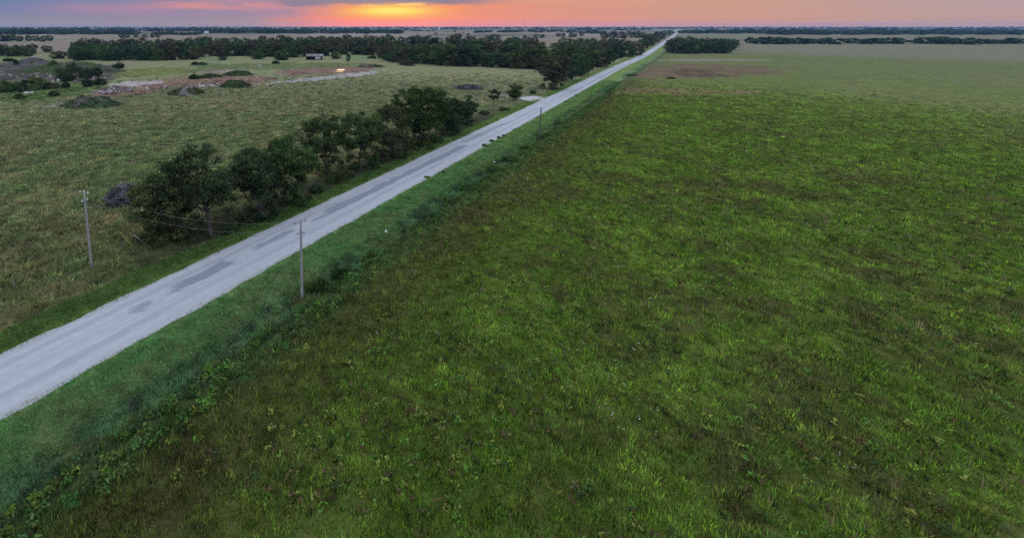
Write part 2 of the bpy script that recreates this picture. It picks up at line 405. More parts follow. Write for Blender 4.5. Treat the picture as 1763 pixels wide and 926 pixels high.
# ------------------------------------------------------------------ road
def road():
    mb = MB(); k = 15
    cols = np.linspace(-1, 1, k)
    # resample finely with ragged edges
    t = np.concatenate([np.arange(0, 520, .8), np.geomspace(520, RS[-1], 160)])
    cx = np.interp(t, RS, RC[:, 0]); cy = np.interp(t, RS, RC[:, 1]); nx = np.interp(t, RS, RN[:, 0]); ny = np.interp(t, RS, RN[:, 1])
    hw = np.interp(t, RS, HALF)
    V = []; UV = []
    el = hw + (fbm(t/2.5, t*0, 3, 3)-.5)*.7; er = hw + (fbm(t/2.5, t*0+5, 4, 3)-.5)*.7
    for j, q in enumerate(cols):
        off = np.where(q < 0, q*el, q*er)
        V.append(np.stack([cx+nx*off, cy+ny*off, .03 + .07*(1-q*q) + 0*t], 1))
        UV.append(np.stack([off, t], 1))
    V = np.stack(V, 1); UV = np.stack(UV, 1); n = len(t)
    idx = np.arange(n*k).reshape(n, k)
    f = np.stack([idx[:-1, :-1], idx[:-1, 1:], idx[1:, 1:], idx[1:, :-1]], -1).reshape(-1, 4)
    col = np.zeros((n*k, 3)); col[:, 0] = UV[..., 0].ravel(); col[:, 1] = UV[..., 1].ravel()   # position across and along the road
    mb.add(V.reshape(-1, 3), f4=f, col=col)
    m, nt, out = newmat('worn_chip_seal')
    at = nt.nodes.new('ShaderNodeAttribute'); at.attribute_name = 'col'
    sep = nt.nodes.new('ShaderNodeSeparateXYZ'); nt.links.new(at.outputs['Vector'], sep.inputs[0])
    def mth(op, a, b=None, c=None):
        q = nt.nodes.new('ShaderNodeMath'); q.operation = op
        for i, z in enumerate((a, b, c)):
            if z is None: continue
            if isinstance(z, (int, float)): q.inputs[i].default_value = z
            else: nt.links.new(z, q.inputs[i])
        return q.outputs[0]
    off, al = sep.outputs[0], sep.outputs[1]
    def vec(sx, sy, oz=0.):
        q = nt.nodes.new('ShaderNodeCombineXYZ'); nt.links.new(mth('MULTIPLY', off, sx), q.inputs[0]); nt.links.new(mth('MULTIPLY', al, sy), q.inputs[1]); q.inputs[2].default_value = oz
        return q.outputs[0]
    def smooth(v, a, b):
        q = nt.nodes.new('ShaderNodeMapRange'); q.interpolation_type = 'SMOOTHSTEP'; nt.links.new(v, q.inputs[0])
        q.inputs[1].default_value = a; q.inputs[2].default_value = b; return q.outputs[0]
    # dark repair patches and a worn strip a little left of the crown, each surveyed from the photograph
    edge = mth('MULTIPLY', mth('SUBTRACT', noise(nt, 1, 4, vec(1.1, .35, 1.)).outputs['Fac'], .5), 1.5)
    edge2 = mth('MULTIPLY', mth('SUBTRACT', noise(nt, 1, 4, vec(.9, .12, 4.)).outputs['Fac'], .5), 2.3)
    strip = None
    for (ax, ay), (bx, by), hw_, dk in [((225, 540), (262, 520), .7, .8), ((296, 501), (398, 452), .85, 1), ((434, 431), (504, 397), .45, .85), ((534, 383), (562, 370), .5, .85), ((562, 368), (800, 251), .95, 1),
                                        ((797, 246), (832, 230), .75, .8), ((822, 236), (868, 214), .8, .8), ((862, 218), (925, 187), .6, .6), ((935, 181), (1005, 149), .7, .5), ((1010, 146), (1080, 112), .7, .6)]:
        o2, t2 = road_st(*ground([ax, bx], [ay, by])); t_a, t_b = float(t2[0]), float(t2[1]); o_a, o_b = float(o2[0]), float(o2[1])
        q = nt.nodes.new('ShaderNodeMapRange'); nt.links.new(al, q.inputs[0]); q.inputs[1].default_value = t_a; q.inputs[2].default_value = t_b; q.inputs[3].default_value = o_a; q.inputs[4].default_value = o_b
        dd = mth('ADD', mth('ABSOLUTE', mth('SUBTRACT', off, q.outputs[0])), mth('ADD', edge, edge2))
        L = t_b-t_a
        p = mth('MULTIPLY', smooth(dd, hw_+.3, hw_-.3), mth('MULTIPLY', smooth(mth('ADD', al, mth('MULTIPLY', edge, 3.)), t_a-.4, t_a+.6), smooth(mth('ADD', al, mth('MULTIPLY', edge, 3.)), t_b+.6, t_b-.4)))
        p = mth('MULTIPLY', p, dk*.78); strip = p if strip is None else mth('MAXIMUM', strip, p)
    # second faint wheel track
    d2 = mth('ABSOLUTE', mth('SUBTRACT', off, 1.7)); tr2 = mth('MULTIPLY', smooth(mth('ADD', d2, edge), .7, .2), .32)
    d3 = mth('ABSOLUTE', mth('ADD', off, 2.4)); tr3 = mth('MULTIPLY', smooth(mth('ADD', d3, edge), .6, .2), .30)
    streak = noise(nt, 1, 5, vec(2.2, .06, 5.))
    c = mixcol(nt, maprange(nt, streak.outputs['Fac'], .3, .7, 0, 1), (.285, .298, .312), (.365, .372, .378))
    gr = noise(nt, 1, 5, vec(1.3, 1.3, 2.)); c = mulcol(nt, c, maprange(nt, gr.outputs['Fac'], .3, .7, .94, 1.06))
    c = mixcol(nt, strip, c, (.135, .165, .19)); c = mixcol(nt, tr2, c, (.18, .19, .2)); c = mixcol(nt, tr3, c, (.18, .19, .2))
    # tan dust towards the edges
    ed = mth('MULTIPLY', smooth(mth('ADD', mth('ABSOLUTE', off), mth('MULTIPLY', edge, 2.0)), 3.3, 4.6), .55)
    c = mixcol(nt, ed, c, (.26, .24, .21))
    b = nt.nodes.new('ShaderNodeBsdfPrincipled'); nt.links.new(c, b.inputs['Base Color']); b.inputs['Roughness'].default_value = .85
    b.inputs['Specular IOR Level'].default_value = .25
    bp = nt.nodes.new('ShaderNodeBump'); bp.inputs['Strength'].default_value = .3; bp.inputs['Distance'].default_value = .02
    nt.links.new(gr.outputs['Fac'], bp.inputs['Height']); nt.links.new(bp.outputs[0], b.inputs['Normal'])
    nt.links.new(b.outputs[0], out.inputs[0])
    o = mb.build('road', m, smooth=True); tag(o, 'straight pale grey country road with a darker worn middle', 'road', kind='structure')
road()
def flat_sheet(name, poly, z, mat, label, cat, rag=.4, seed=1):
    """closed outline on the ground with a ragged edge, given in ground metres"""
    P = np.array(poly); out = []
    for i in range(len(P)):
        a, b = P[i], P[(i+1) % len(P)]; n = max(2, int(np.linalg.norm(b-a)/.8))
        for k in range(n): out.append(a+(b-a)*k/n)
    out = np.array(out); j = rag*2*(np.stack([fbm(out[:, 0]/1.5, out[:, 1]/1.5, seed, 3), fbm(out[:, 0]/1.5, out[:, 1]/1.5, seed+5, 3)], 1)-.5)
    out = out + j; c = out.mean(0); n = len(out)
    mb = MB(); V = np.vstack([np.c_[out, np.full(n, z)], [[*c, z]]])
    mb.add(V, f3=[(n, i, (i+1) % n) for i in range(n)])
    o = mb.build(name, mat); tag(o, label, cat, kind='structure'); return o
M['gravel'] = simple('pale_gravel', (.36, .345, .33), .15, 1.2, .9, bump=.2)
dv = [g(*p) for p in [(893,170.5),(899,166.8),(915,166),(940,166.5),(955,165),(944,171),(928,176.5),(915,174.8),(903,173.5)]]
flat_sheet('driveway', dv, .022, M['gravel'], 'short pale gravel drive joining the road on its left', 'driveway')
m, nt, out = newmat('still_water')
b = nt.nodes.new('ShaderNodeBsdfPrincipled'); nt.links.new(b.outputs[0], out.inputs[0])
b.inputs['Base Color'].default_value = (.05, .045, .04, 1); b.inputs['Roughness'].default_value = .04; b.inputs['IOR'].default_value = 1.33
M['water'] = m
def ell(cx, cy, rx, ry, n=22): return [g(cx+rx*math.cos(t*2*PI/n), cy+ry*math.sin(t*2*PI/n)) for t in range(n)]
def pond(nm, cx, cy, rx, ry, lab):
    P = np.array(ell(cx, cy, rx, ry)); z = .03
    flat_sheet(nm, P, z, M['water'], lab, 'pond', rag=.9, seed=8)
pond('pond', 586, 120.8, 6.4, 1.3, 'small bright pool reflecting the sunset on the bare red earth')
pond('pond', 583, 124.2, 9, .3, 'thin sliver of water just below the bright pool')
# ------------------------------------------------------------------ trees
def crown_points(r, n, cr, ch, base, lobes, shell=.5, kmin=.66):
    """clump centres inside an uneven crown: radius cr, from height base to base+ch"""
    L = r.normal(size=(lobes, 3)); L[:, 2] = np.abs(L[:, 2])*.6 - .1; L /= np.linalg.norm(L, axis=1, keepdims=True)
    Lw = r.uniform(.25, .6, lobes)
    out = []
    while len(out) < n:
        d = r.normal(size=3); d /= np.linalg.norm(d)
        k = kmin + np.max(Lw*np.clip((L@d - .45)/.55, 0, 1))*.9
        q = r.uniform(shell**3, 1)**(1/3)*k
        p = d*q
        out.append((p[0]*cr, p[1]*cr, base + ch*(.5+.5*p[2])))
    return np.array(out)
def leaves(mb, r, cen, rad, per, size, flat=.6, dark=.25, tint=None):
    """leaf-sized faces spread round each clump centre"""
    n = len(cen)*per
    C = np.repeat(cen, per, 0); Rr = np.repeat(np.broadcast_to(rad, (len(cen),)), per)
    d = r.normal(size=(n, 3)); d /= np.linalg.norm(d, axis=1, keepdims=True)
    q = r.uniform(0, 1, (n, 1))**.45
    p = C + d*q*Rr[:, None]*np.array([1, 1, flat])
    nrm = d*.5 + r.normal(size=(n, 3))*.55 + np.array([0, 0, .45]); nrm /= np.linalg.norm(nrm, axis=1, keepdims=True)
    a = np.cross(nrm, r.normal(size=(n, 3))); a /= np.linalg.norm(a, axis=1, keepdims=True); b = np.cross(nrm, a)
    s = size*r.uniform(.6, 1.35, (n, 1))
    v = np.stack([p+a*s, p+b*s*.55, p-a*s, p-b*s*.55], 1).reshape(-1, 3)
    cl = np.repeat(r.uniform(1-dark*1.3, 1+dark*1.3, len(cen)), per)*r.uniform(.75, 1.25, n)
    col = np.stack([cl*r.uniform(.85, 1.2, n), cl, cl*r.uniform(.8, 1.1, n)], 1)
    if tint is not None: col = col*np.repeat(tint, per, 0)
    mb.add(v, f4=np.arange(n*4).reshape(-1, 4), col=np.repeat(col, 4, 0))
def limb(mb, r, a, b, r0, r1, n=6, sag=.12, seg=5):
    a = np.asarray(a, float); b = np.asarray(b, float); t = np.linspace(0, 1, seg)[:, None]
    L = np.linalg.norm(b-a)
    p = a + (b-a)*t + np.sin(t*PI)*r.normal(size=3)*L*sag*np.array([1, 1, .6])
    mb.tube(p, np.linspace(r0, r1, seg), n)
    return p
def make_tree(seed, h, cw, bare=.3, skirt=0, trunk_r=.22, lean=(0, 0), clumps=60, per=90, leaf=.2, cl_r=None, lobes=7, stems=1, shell=.5, flat=.6):
    """returns (wood, crown) builders for one tree standing at the origin"""
    r = np.random.default_rng(seed)
    wood, cr = MB(), MB()
    base = h*bare; ch = h - base
    cen = crown_points(r, clumps, cw/2*1.0, ch*.95, base, lobes, shell)
    cen[:, 0] += lean[0]*(cen[:, 2]/h); cen[:, 1] += lean[1]*(cen[:, 2]/h)
    rad = (cl_r or cw*.105)*r.uniform(.7, 1.35, clumps)
    zt = np.max(cen[:, 2] + rad*flat*.8); cen[:, 2] = base + (cen[:, 2]-base)*(h-base-rad.mean()*flat*.8)/(zt-base-rad.mean()*flat*.8)
    mid_ = np.array([lean[0]*.6, lean[1]*.6]); q_ = cen[:, :2]-mid_; ext = np.percentile(np.hypot(q_[:, 0], q_[:, 1]) + rad, 93); cen[:, :2] = mid_ + q_*min((cw/2)/ext, 1.6)
    if skirt:
        a_ = r.uniform(0, 2*PI, skirt); q_ = np.sqrt(r.uniform(.02, 1, skirt))*cw*.36
        low_ = np.stack([np.cos(a_)*q_, np.sin(a_)*q_, r.uniform(.4, max(base*1.5, 2.2), skirt)], 1); cen = np.vstack([cen, low_]); rad = np.concatenate([rad, (cl_r or cw*.105)*r.uniform(.6, 1.1, skirt)])
    limbs = []
    for s in range(stems):
        ph = r.uniform(0, 2*PI); fx = np.array([math.cos(ph), math.sin(ph), 0])*(.0 if stems == 1 else cw*.10)
        foot = fx*.4; fork = fx + np.array([lean[0]*bare*1.0, lean[1]*bare*1.0, max(base*.95, .5)])
        mb_p = limb(wood, r, foot - np.array([0, 0, .35]), fork, trunk_r*1.25, trunk_r*.85, 8, .06, 6)
        limbs.append(mb_p[-1]); limbs.append(mb_p[-2])
        top = np.array([lean[0]*.8, lean[1]*.8, base+ch*.8]) + fx*1.6
        p = limb(wood, r, fork, top, trunk_r*.8, .04, 7, .08, 7); limbs += [q for q in p[1:-1]]
        for k in range(6 if stems == 1 else 3):
            a = k*2.4 + r.uniform(0, .8); e = fork + np.array([math.cos(a)*cw*.34, math.sin(a)*cw*.34, ch*r.uniform(.2, .62)])
            p = limb(wood, r, p[0] if k % 2 else mb_p[-1], e, trunk_r*.5, .045, 6, .1, 6); limbs += [q for q in p[2:]]
    Lm = np.array(limbs)
    for c in cen:
        dd = np.linalg.norm(Lm - c, axis=1) + np.where(Lm[:, 2] > c[2], 2.0, 0)
        limb(wood, r, Lm[np.argmin(dd)], c, .05, .02, 4, .1, 4)
    leaves(cr, r, cen, rad, per, leaf, flat)
    return wood, cr
def tree(name, pos, label, leafmat='leaf', group=None, cat='tree', **k):
    t = empty(name, (pos[0], pos[1], zat(*pos)))
    tag(t, label, cat, group)
    w, c = make_tree(**k)
    w.build('trunk', M['bark'], t, smooth=True); c.build('crown', M[leafmat], t)
    return t
def px_tree(name, bx, by, top, width, label, seed, cx=None, **k):
    """size read from the photograph: foot pixel, top row, crown width in pixels"""
    pos = g(bx, by); s = mpp(bx, by)
    h = height_at(*pos, top); cw = width*s*1.06; k['clumps'] = int(k.get('clumps', 60)*1.3)
    if cx is not None: k['lean'] = ((cx-bx)*s*1.25, 0)
    return tree(name, pos, label, seed=seed, h=h, cw=cw, **k)
HG = 'trees of the hedgerow along the road'
T = px_tree
T('hedgerow_tree', 288, 408, 303, 116, 'low dense dark tree at the near end of the hedgerow, beside the grey brush pile', 101, skirt=26, bare=.10, stems=3, trunk_r=.14, clumps=85, per=110, leaf=.19, cl_r=1.0, group=HG)
T('hedgerow_tree', 365, 403, 250, 140, 'tall spreading tree with a bare forked trunk near the front end of the hedgerow', 102, skirt=9, bare=.3, trunk_r=.30, cx=348, clumps=95, per=95, leaf=.19, cl_r=1.05, lobes=10, group=HG)
T('hedgerow_tree', 440, 374, 250, 92, 'leafy tree with a low crown standing right of the tall forked tree', 103, skirt=22, bare=.14, stems=2, trunk_r=.16, clumps=75, per=100, leaf=.2, cl_r=1.0, group=HG)
T('hedgerow_tree', 497, 349, 232, 108, 'round topped tree on two thin dark stems in the middle of the hedgerow', 104, skirt=18, bare=.2, stems=2, trunk_r=.15, clumps=80, per=100, leaf=.2, cl_r=1.05, group=HG)
T('hedgerow_tree', 567, 306, 198, 92, 'tree leaning left over a gap, its dark trunk wrapped in leaves', 105, skirt=16, bare=.34, trunk_r=.24, cx=556, clumps=62, per=100, leaf=.21, cl_r=1.05, lobes=9, group=HG)
T('hedgerow_tree', 618, 292, 192, 86, 'olive green tree just right of the leaning tree with the dark trunk', 106, skirt=18, bare=.22, trunk_r=.2, clumps=66, per=100, leaf=.21, cl_r=1.05, group=HG)
T('hedgerow_tree', 668, 272, 180, 78, 'dark tree filling the space left of the tallest domed hedgerow tree', 107, skirt=20, bare=.12, stems=2, trunk_r=.18, clumps=66, per=100, leaf=.22, cl_r=1.1, group=HG)
T('hedgerow_tree', 722, 250, 146, 98, 'tallest broad domed tree of the hedgerow', 108, skirt=22, bare=.08, stems=3, trunk_r=.2, clumps=150, per=115, leaf=.25, cl_r=1.35, lobes=4, shell=.45, group=HG)
T('hedgerow_tree', 776, 231, 167, 58, 'dark bushy tree at the far end of the hedgerow, next to the domed tree', 109, skirt=16, bare=.06, stems=3, trunk_r=.16, clumps=66, per=110, leaf=.25, cl_r=1.3, shell=.3, group=HG)
T('hedgerow_tree', 802, 215, 163, 38, 'last small dark tree at the far tip of the hedgerow', 110, skirt=8, bare=.12, trunk_r=.15, clumps=42, per=100, leaf=.25, cl_r=1.1, group=HG)
T('sapling', 849, 188, 154, 22, 'thin airy young tree standing alone before the gravel drive', 111, bare=.35, trunk_r=.10, clumps=24, per=48, leaf=.24, cl_r=.62, lobes=9)
T('young_tree', 885, 176, 143, 25, 'compact dark young tree at the end of the gravel drive', 112, bare=.08, trunk_r=.14, clumps=38, per=90, leaf=.26, cl_r=.85)
T('roadside_tree', 951, 153, 92, 58, 'big dark tree leaning towards the road at the near corner of the wood', 113, skirt=14, bare=.22, trunk_r=.35, clumps=75, per=80, leaf=.42, cl_r=1.9, leafmat='leaf_far')

# undergrowth between the hedgerow trunks
def bush_mesh(seed, w, h, clumps=16, per=70, leaf=.17, tint=1.0):
    r = np.random.default_rng(seed); mb = MB()
    a = r.uniform(0, 2*PI, clumps); q = np.sqrt(r.uniform(0, 1, clumps))
    cen = np.stack([np.cos(a)*q*w*.42, np.sin(a)*q*w*.42, h*(.12+.8*r.uniform(0, 1, clumps)*(1-.6*q*q))], 1)
    for c in cen: limb(mb, r, (c[0]*.3, c[1]*.3, -.1), c, .03, .012, 4, .1, 3)
    leaves(mb, r, cen, w*.17*r.uniform(.7, 1.3, clumps), per, leaf, .75, tint=np.full((clumps, 3), tint))
    return mb
def bush(name, px, py, w, h, label, seed, mat='leaf', group=None, cat='bush', **k):
    x, y = g(px, py)
    o = bush_mesh(seed, w, h, **k).build(name, M[mat]); o.location = (x, y, zat(x, y)); tag(o, label, cat, group); return o
US = 'dark shrubs under the hedgerow trees'
for i, (px, py, w, h, lab) in enumerate([
    (322, 412, 3.2, 1.6, 'dark shrub in front of the low dense tree at the near end of the hedgerow'),
    (395, 398, 2.6, 1.2, 'low dark shrub right of the bare forked trunk'),
    (462, 372, 3.4, 1.6, 'dark shrub left of the two thin stems in the hedgerow'),
    (512, 352, 3.2, 2.2, 'rounded dark shrub at the foot of the two thin stems'),
    (545, 330, 3.0, 1.4, 'low shrub between the two thin stems and the leaning tree'),
    (578, 312, 4.4, 2.8, 'dense dark shrub wrapped round the foot of the leaning tree'),
    (596, 303, 3.2, 1.5, 'low leafy shrub right of the foot of the leaning tree'),
    (640, 288, 4.0, 2.0, 'shrub at the foot of the olive green tree'),
    (690, 268, 5.5, 2.8, 'wide dark shrub before the tallest domed tree'),
    (748, 245, 5.0, 2.6, 'dark shrub between the domed tree and the far bushy tree'),
    (835, 196, 4.0, 1.3, 'low green shrub left of the thin airy young tree'),
    (866, 190, 4.5, 1.3, 'low green shrub between the thin young tree and the dark young tree'),
    (918, 161.5, 3.5, 1.8, 'small olive bush at the field edge beyond the gravel drive')]):
    bush('hedge_shrub', px, py, w, h, lab, 300+i, group=US, clumps=18, per=90, leaf=.17)

# ------------------------------------------------------------------ woods: individual trees sharing a few crowns
def wood_proto(seed, h, w, clumps, per, leaf, bare=.06):
    r = np.random.default_rng(seed); mb = MB()
    cen = crown_points(r, clumps, w/2*.92, h*(1-bare), h*bare, 6, .5, .84); cen[:, 2] = np.maximum(cen[:, 2], .8)
    cen[:, 2] *= (h*.93)/cen[:, 2].max()
    mb.tube([(0, 0, -.4), (0, 0, h*.3), (r.normal()*.3, r.normal()*.3, h*.6)], [.3, .22, .1], 5, col=(1.3, 1.0, .9))
    leaves(mb, r, cen, w*.135*r.uniform(.7, 1.35, clumps), per, leaf, .75, .4)
    return mb.mesh('wood_tree', M['leaf_far'])
PROTO = [wood_proto(500+i, 14, [15, 17, 14, 18, 16, 13, 19][i], 80, 44, .52, -.12) for i in range(7)]
FARP = [wood_proto(520+i, 12, [13, 16, 12, 18, 15][i], 30, 22, 1.15, -.12) for i in range(5)]
NW = [0]
def wood_tree(px, py, hm, label, group, protos=PROTO, ph=14., wid=1.0, name='woodland_tree', xy=None):
    x, y = xy if xy else g(px, py)
    i = NW[0]; NW[0] += 1
    o = bpy.data.objects.new(name, protos[(i*3 + i//7) % len(protos)]); COL.objects.link(o)
    s = hm/ph; k = wid*rng.uniform(.9, 1.12)
    o.location = (x, y, zat(x, y)); o.rotation_euler = (0, 0, rng.uniform(0, 2*PI)); o.scale = (s*k, s*k, s)
    tag(o, label, 'tree', group); return o
def at_rows(rows, x0, x1, label, group, h=(11, 14.5), step=15, jit=3., protos=PROTO, ph=14., name='woodland_tree', wid=1.0):
    """rows: list of functions or constants giving the foot row (photo pixel) over x"""
    for ri, row in enumerate(rows):
        xs = np.arange(x0 + (ri % 2)*step*.5, x1, step)
        for x in xs:
            xx = x + rng.uniform(-jit, jit); yy = (row(xx) if callable(row) else row)
            lab = label[ri] if isinstance(label, (list, tuple)) else label
            wood_tree(xx, yy + rng.uniform(-1.2, .8), rng.uniform(*h), lab, group[ri] if isinstance(group, (list, tuple)) else group, protos, ph, wid, name)
def front(x):   # foot of the wood's front edge
    return float(np.interp(x, [60, 130, 200, 330, 345, 440, 500, 545, 600, 655, 665, 720, 800, 930, 960, 1000, 1040, 1062], [103, 104, 104, 103.5, 98, 97, 99, 97, 95, 95, 104, 110, 114, 119, 133, 124, 113, 106]))
def rowf(fr, back): return lambda x: HY + (front(x)-HY)*(1-fr) + (back-HY)*fr
secs = [(135, 205, 'wood above the scrubby bank', 84, 13),
        (205, 335, 'wood behind the red earth', 82, 13),
        (335, 445, 'wood left of the tin shed', 80, 13),
        (445, 560, 'wood directly behind the tin shed', 77, 14),
        (560, 665, 'wood behind the grassy gap', 75, 14.5),
        (665, 800, 'tallest wood, right of the grassy gap', 76, 15),
        (800, 935, 'wood behind the far brush pile', 77, 14.5)]
for x0, x1, where, back, hh in secs:
    labs = ['dark tree in the front edge of the ' + where, 'dark crowned tree in the middle of the ' + where, 'dark crowned tree in the middle of the ' + where, 'dark tree top along the back of the ' + where]
    grps = [l.replace('tree', 'trees', 1) for l in ('front edge trees of the ' + where, 'middle trees of the ' + where, 'middle trees of the ' + where, 'back trees of the ' + where)]
    at_rows([rowf(0, back), rowf(.33, back), rowf(.66, back), rowf(1, back)], x0, x1, labs, grps, (hh*.72, hh*1.14), 16)
at_rows([lambda x: float(np.interp(x, [960, 1000, 1040, 1062], [139, 124, 112, 106])), lambda x: float(np.interp(x, [940, 1062], [116, 97])), lambda x: float(np.interp(x, [935, 1062], [100, 90])), lambda x: float(np.interp(x, [925, 1050], [86, 82]))],
        962, 1062, ['dark tree in the road side edge of the wood', 'dark tree inside the corner of wood by the road', 'dark tree at the back of the corner of wood by the road', 'dark tree at the back of the corner of wood by the road'],
        ['trees on the road side edge of the wood', 'trees inside the corner of wood by the road', 'trees at the back of the corner of wood by the road', 'trees at the back of the corner of wood by the road'], (12.5, 15), 17)
at_rows([lambda x: float(np.interp(x, [1040, 1095], [103, 96])), 84], 1052, 1092, 'dark tree at the far tip of the wood beside the road', 'trees at the far tip of the wood beside the road', (9, 13), 13)
# named single trees of the belt's edge
for px, py, hm, wid, lab in [
    (485, 103.6, 9.5, 1.35, 'rounded grey green tree standing forward of the wood, left of the tin shed'),
    (445, 102, 8, 1.2, 'low dark tree at the wood edge left of the rounded grey green tree'),
    (578, 101.5, 6.5, 1.3, 'low round tree tucked behind the right end of the tin shed'),
    (600, 105.5, 6.0, .75, 'small lone tree on the grass between the tin shed and the pool'),
    (668, 104.8, 9.5, 1.0, 'dark tree at the left tip of the tall wood beside the grassy gap'),
    (693, 112, 4.0, 1.5, 'low grey green bush at the foot of the tall wood'),
    (705, 113.5, 4.5, 1.6, 'wide low bush at the foot of the tall wood'),
    (384, 103.8, 7, 1.0, 'small dark tree on the bright grass strip left of the tin shed'),
    (81, 90.5, 8.2, 1.1, 'lone flat topped tree in the field at far left'),
    (128, 91, 12, .5, 'slim ragged tree at the left end of the dark wood')]:
    wood_tree(px, py, hm, lab, None, wid=wid, name='edge_tree')
at_rows([97, 92], -40, 58, 'dark tree in the clump at the far left edge beside the bright grass', 'trees of the clump at the far left edge', (9, 11.5), 15)
at_rows([102], 95, 135, 'scrubby tree between the lone flat topped tree and the dark wood', 'scrubby trees left of the dark wood', (6, 9), 13)
at_rows([71.5], 0, 88, 'dark tree in the small clump on the straw field at far left', 'clump on the straw field at far left', (11, 15), 12, name='field_tree')
at_rows([66], 208, 285, 'dark tree in the row on the straw field behind the dark wood', 'row on the straw field behind the dark wood', (10.5, 13), 13, name='field_tree')
at_rows([lambda x: 92.5, lambda x: 87, lambda x: 82], 1156, 1260, 'dark tree in the block right of the road', 'trees of the dark block right of the road', (12.5, 15), 15)
# trees along the far left side of the road
at_rows([lambda x: float(np.interp(x, [1108, 1135, 1158], [84, 70, 58])), lambda x: float(np.interp(x, [1100, 1150], [76, 58]))], 1108, 1158,
        'dark tree in the line along the left of the far road', 'trees lining the left of the far road', (12, 15), 8)
at_rows([66, 60], 1038, 1108, 'dark tree in the far grove left of the road', 'far grove left of the road', (12, 15), 9.5, name='field_tree')
at_rows([64], 962, 1010, 'dark tree in the loose far clump on the straw field', 'loose far clump on the straw field', (9, 13), 10, name='field_tree')
for px, py, hm, wid, lab in [
    (848, 65.3, 9.5, 1.6, 'broad low round tree alone on the far straw field'), (858, 65.3, 6.5, 1.3, 'smaller crown beside the broad low round tree on the far field'),
    (838, 65.3, 6, 1.2, 'low crown at the left of the broad low round tree on the far field'),
    (904, 66.5, 8.0, .9, 'small upright tree on the far straw field'), (892.5, 66, 3.5, .6, 'tiny bush left of the small upright far tree'),
    (923, 66, 11, 1.0, 'tall far tree on the left of a pair above the wood'), (933, 66, 9, 1.3, 'wide far tree on the right of a pair above the wood'),
    (806, 60.5, 6.0, 1.2, 'small dark far tree on the straw field above the tall wood'), (770, 56.5, 4, .8, 'tiny lone tree on the straw field near the red barn'),
    (783, 56, 8, 1.2, 'dark far tree right of the red barn'), (679, 56, 9, 1.0, 'dark far tree at the end of the long far wood'),
    (797, 58.5, 5.5, .9, 'small far tree on the straw field right of the red barn'), (446, 58.8, 5, .7, 'tiny far tree at the edge of the straw field')]:
    wood_tree(px, py, hm, lab, None, wid=wid, name='field_tree', protos=FARP, ph=12.)

# far woods that read as one mass
def far_woods():
    mb = MB(); r = np.random.default_rng(88)
    base = [(m.vertices, m) for m in FARP]
    data = []
    for m in FARP:
        v = np.zeros(len(m.vertices)*3, np.float32); m.vertices.foreach_get('co', v)
        c = np.zeros(len(m.vertices)*4, np.float32); m.color_attributes['col'].data.foreach_get('color', c)
        q4 = [tuple(p.vertices) for p in m.polygons if len(p.vertices) == 4]; q3 = [tuple(p.vertices) for p in m.polygons if len(p.vertices) == 3]
        data.append((v.reshape(-1, 3), c.reshape(-1, 4)[:, :3], q3, q4))
    def put(px, py, hm, wid):
        x, y = g(px, py); v, c, q3, q4 = data[r.integers(len(data))]
        a = r.uniform(0, 2*PI); s = hm/12; ca, sa = math.cos(a), math.sin(a)
        w = np.stack([(v[:, 0]*ca - v[:, 1]*sa)*s*wid + x, (v[:, 0]*sa + v[:, 1]*ca)*s*wid + y, v[:, 2]*s + zat(x, y)], 1)
        mb.add(w, q3, q4, c*r.uniform(.75, 1.25))
    def band(x0, x1, rows, step, h, wid=2.1):
        for py in rows:
            for x in np.arange(x0, x1, step):
                yy = py + .5*math.sin(x*.11+py) + r.uniform(-.35, .35)
                put(x + r.uniform(-step, step)*.5, yy, r.uniform(*h)*(1.25 if r.uniform() < .12 else r.uniform(.7, 1.0)), wid*r.uniform(.7, 1.3))
    band(-20, 130, [59.5, 56.5, 53.5], 6.0, (12, 17))
    band(120, 235, [59.5, 56, 53], 6.0, (12, 16))
    band(270, 345, [60.5], 6, (9, 13)); band(225, 345, [54.5, 52], 5.5, (12, 16))
    band(350, 470, [57.5, 54.5, 52], 5.5, (12, 16))
    band(458, 690, [lambda_ for lambda_ in (58, 55)], 5.5, (11, 14)); band(470, 640, [52.5], 5, (12, 15))
    band(696, 748, [53.5], 5.5, (8, 11)); band(752, 800, [51.5], 5, (9, 12))
    band(820, 850, [56.5], 5, (10, 13)); band(858, 892, [56], 5, (9, 12)); band(890, 1000, [56, 53.5], 6.5, (8, 12)); band(1000, 1040, [58], 7, (10, 14))
    band(990, 1120, [52.5], 6, (9, 13)); band(1172, 1330, [58, 55], 6, (10, 14)); band(1330, 1763, [60, 56.5, 53], 7.5, (10, 15))
    for py in (50, 48.6, 47.4): band(-20, 1763, [py], 6.5, (10, 15), 2.2)
    band(1290, 1763, [76], 22, (9, 13)); 
    o = mb.build('far_woods', M['leaf_far']); tag(o, 'hazy dark bands of woodland reaching to the horizon', 'woods', kind='stuff')
far_woods()
print('woodland individuals', NW[0])
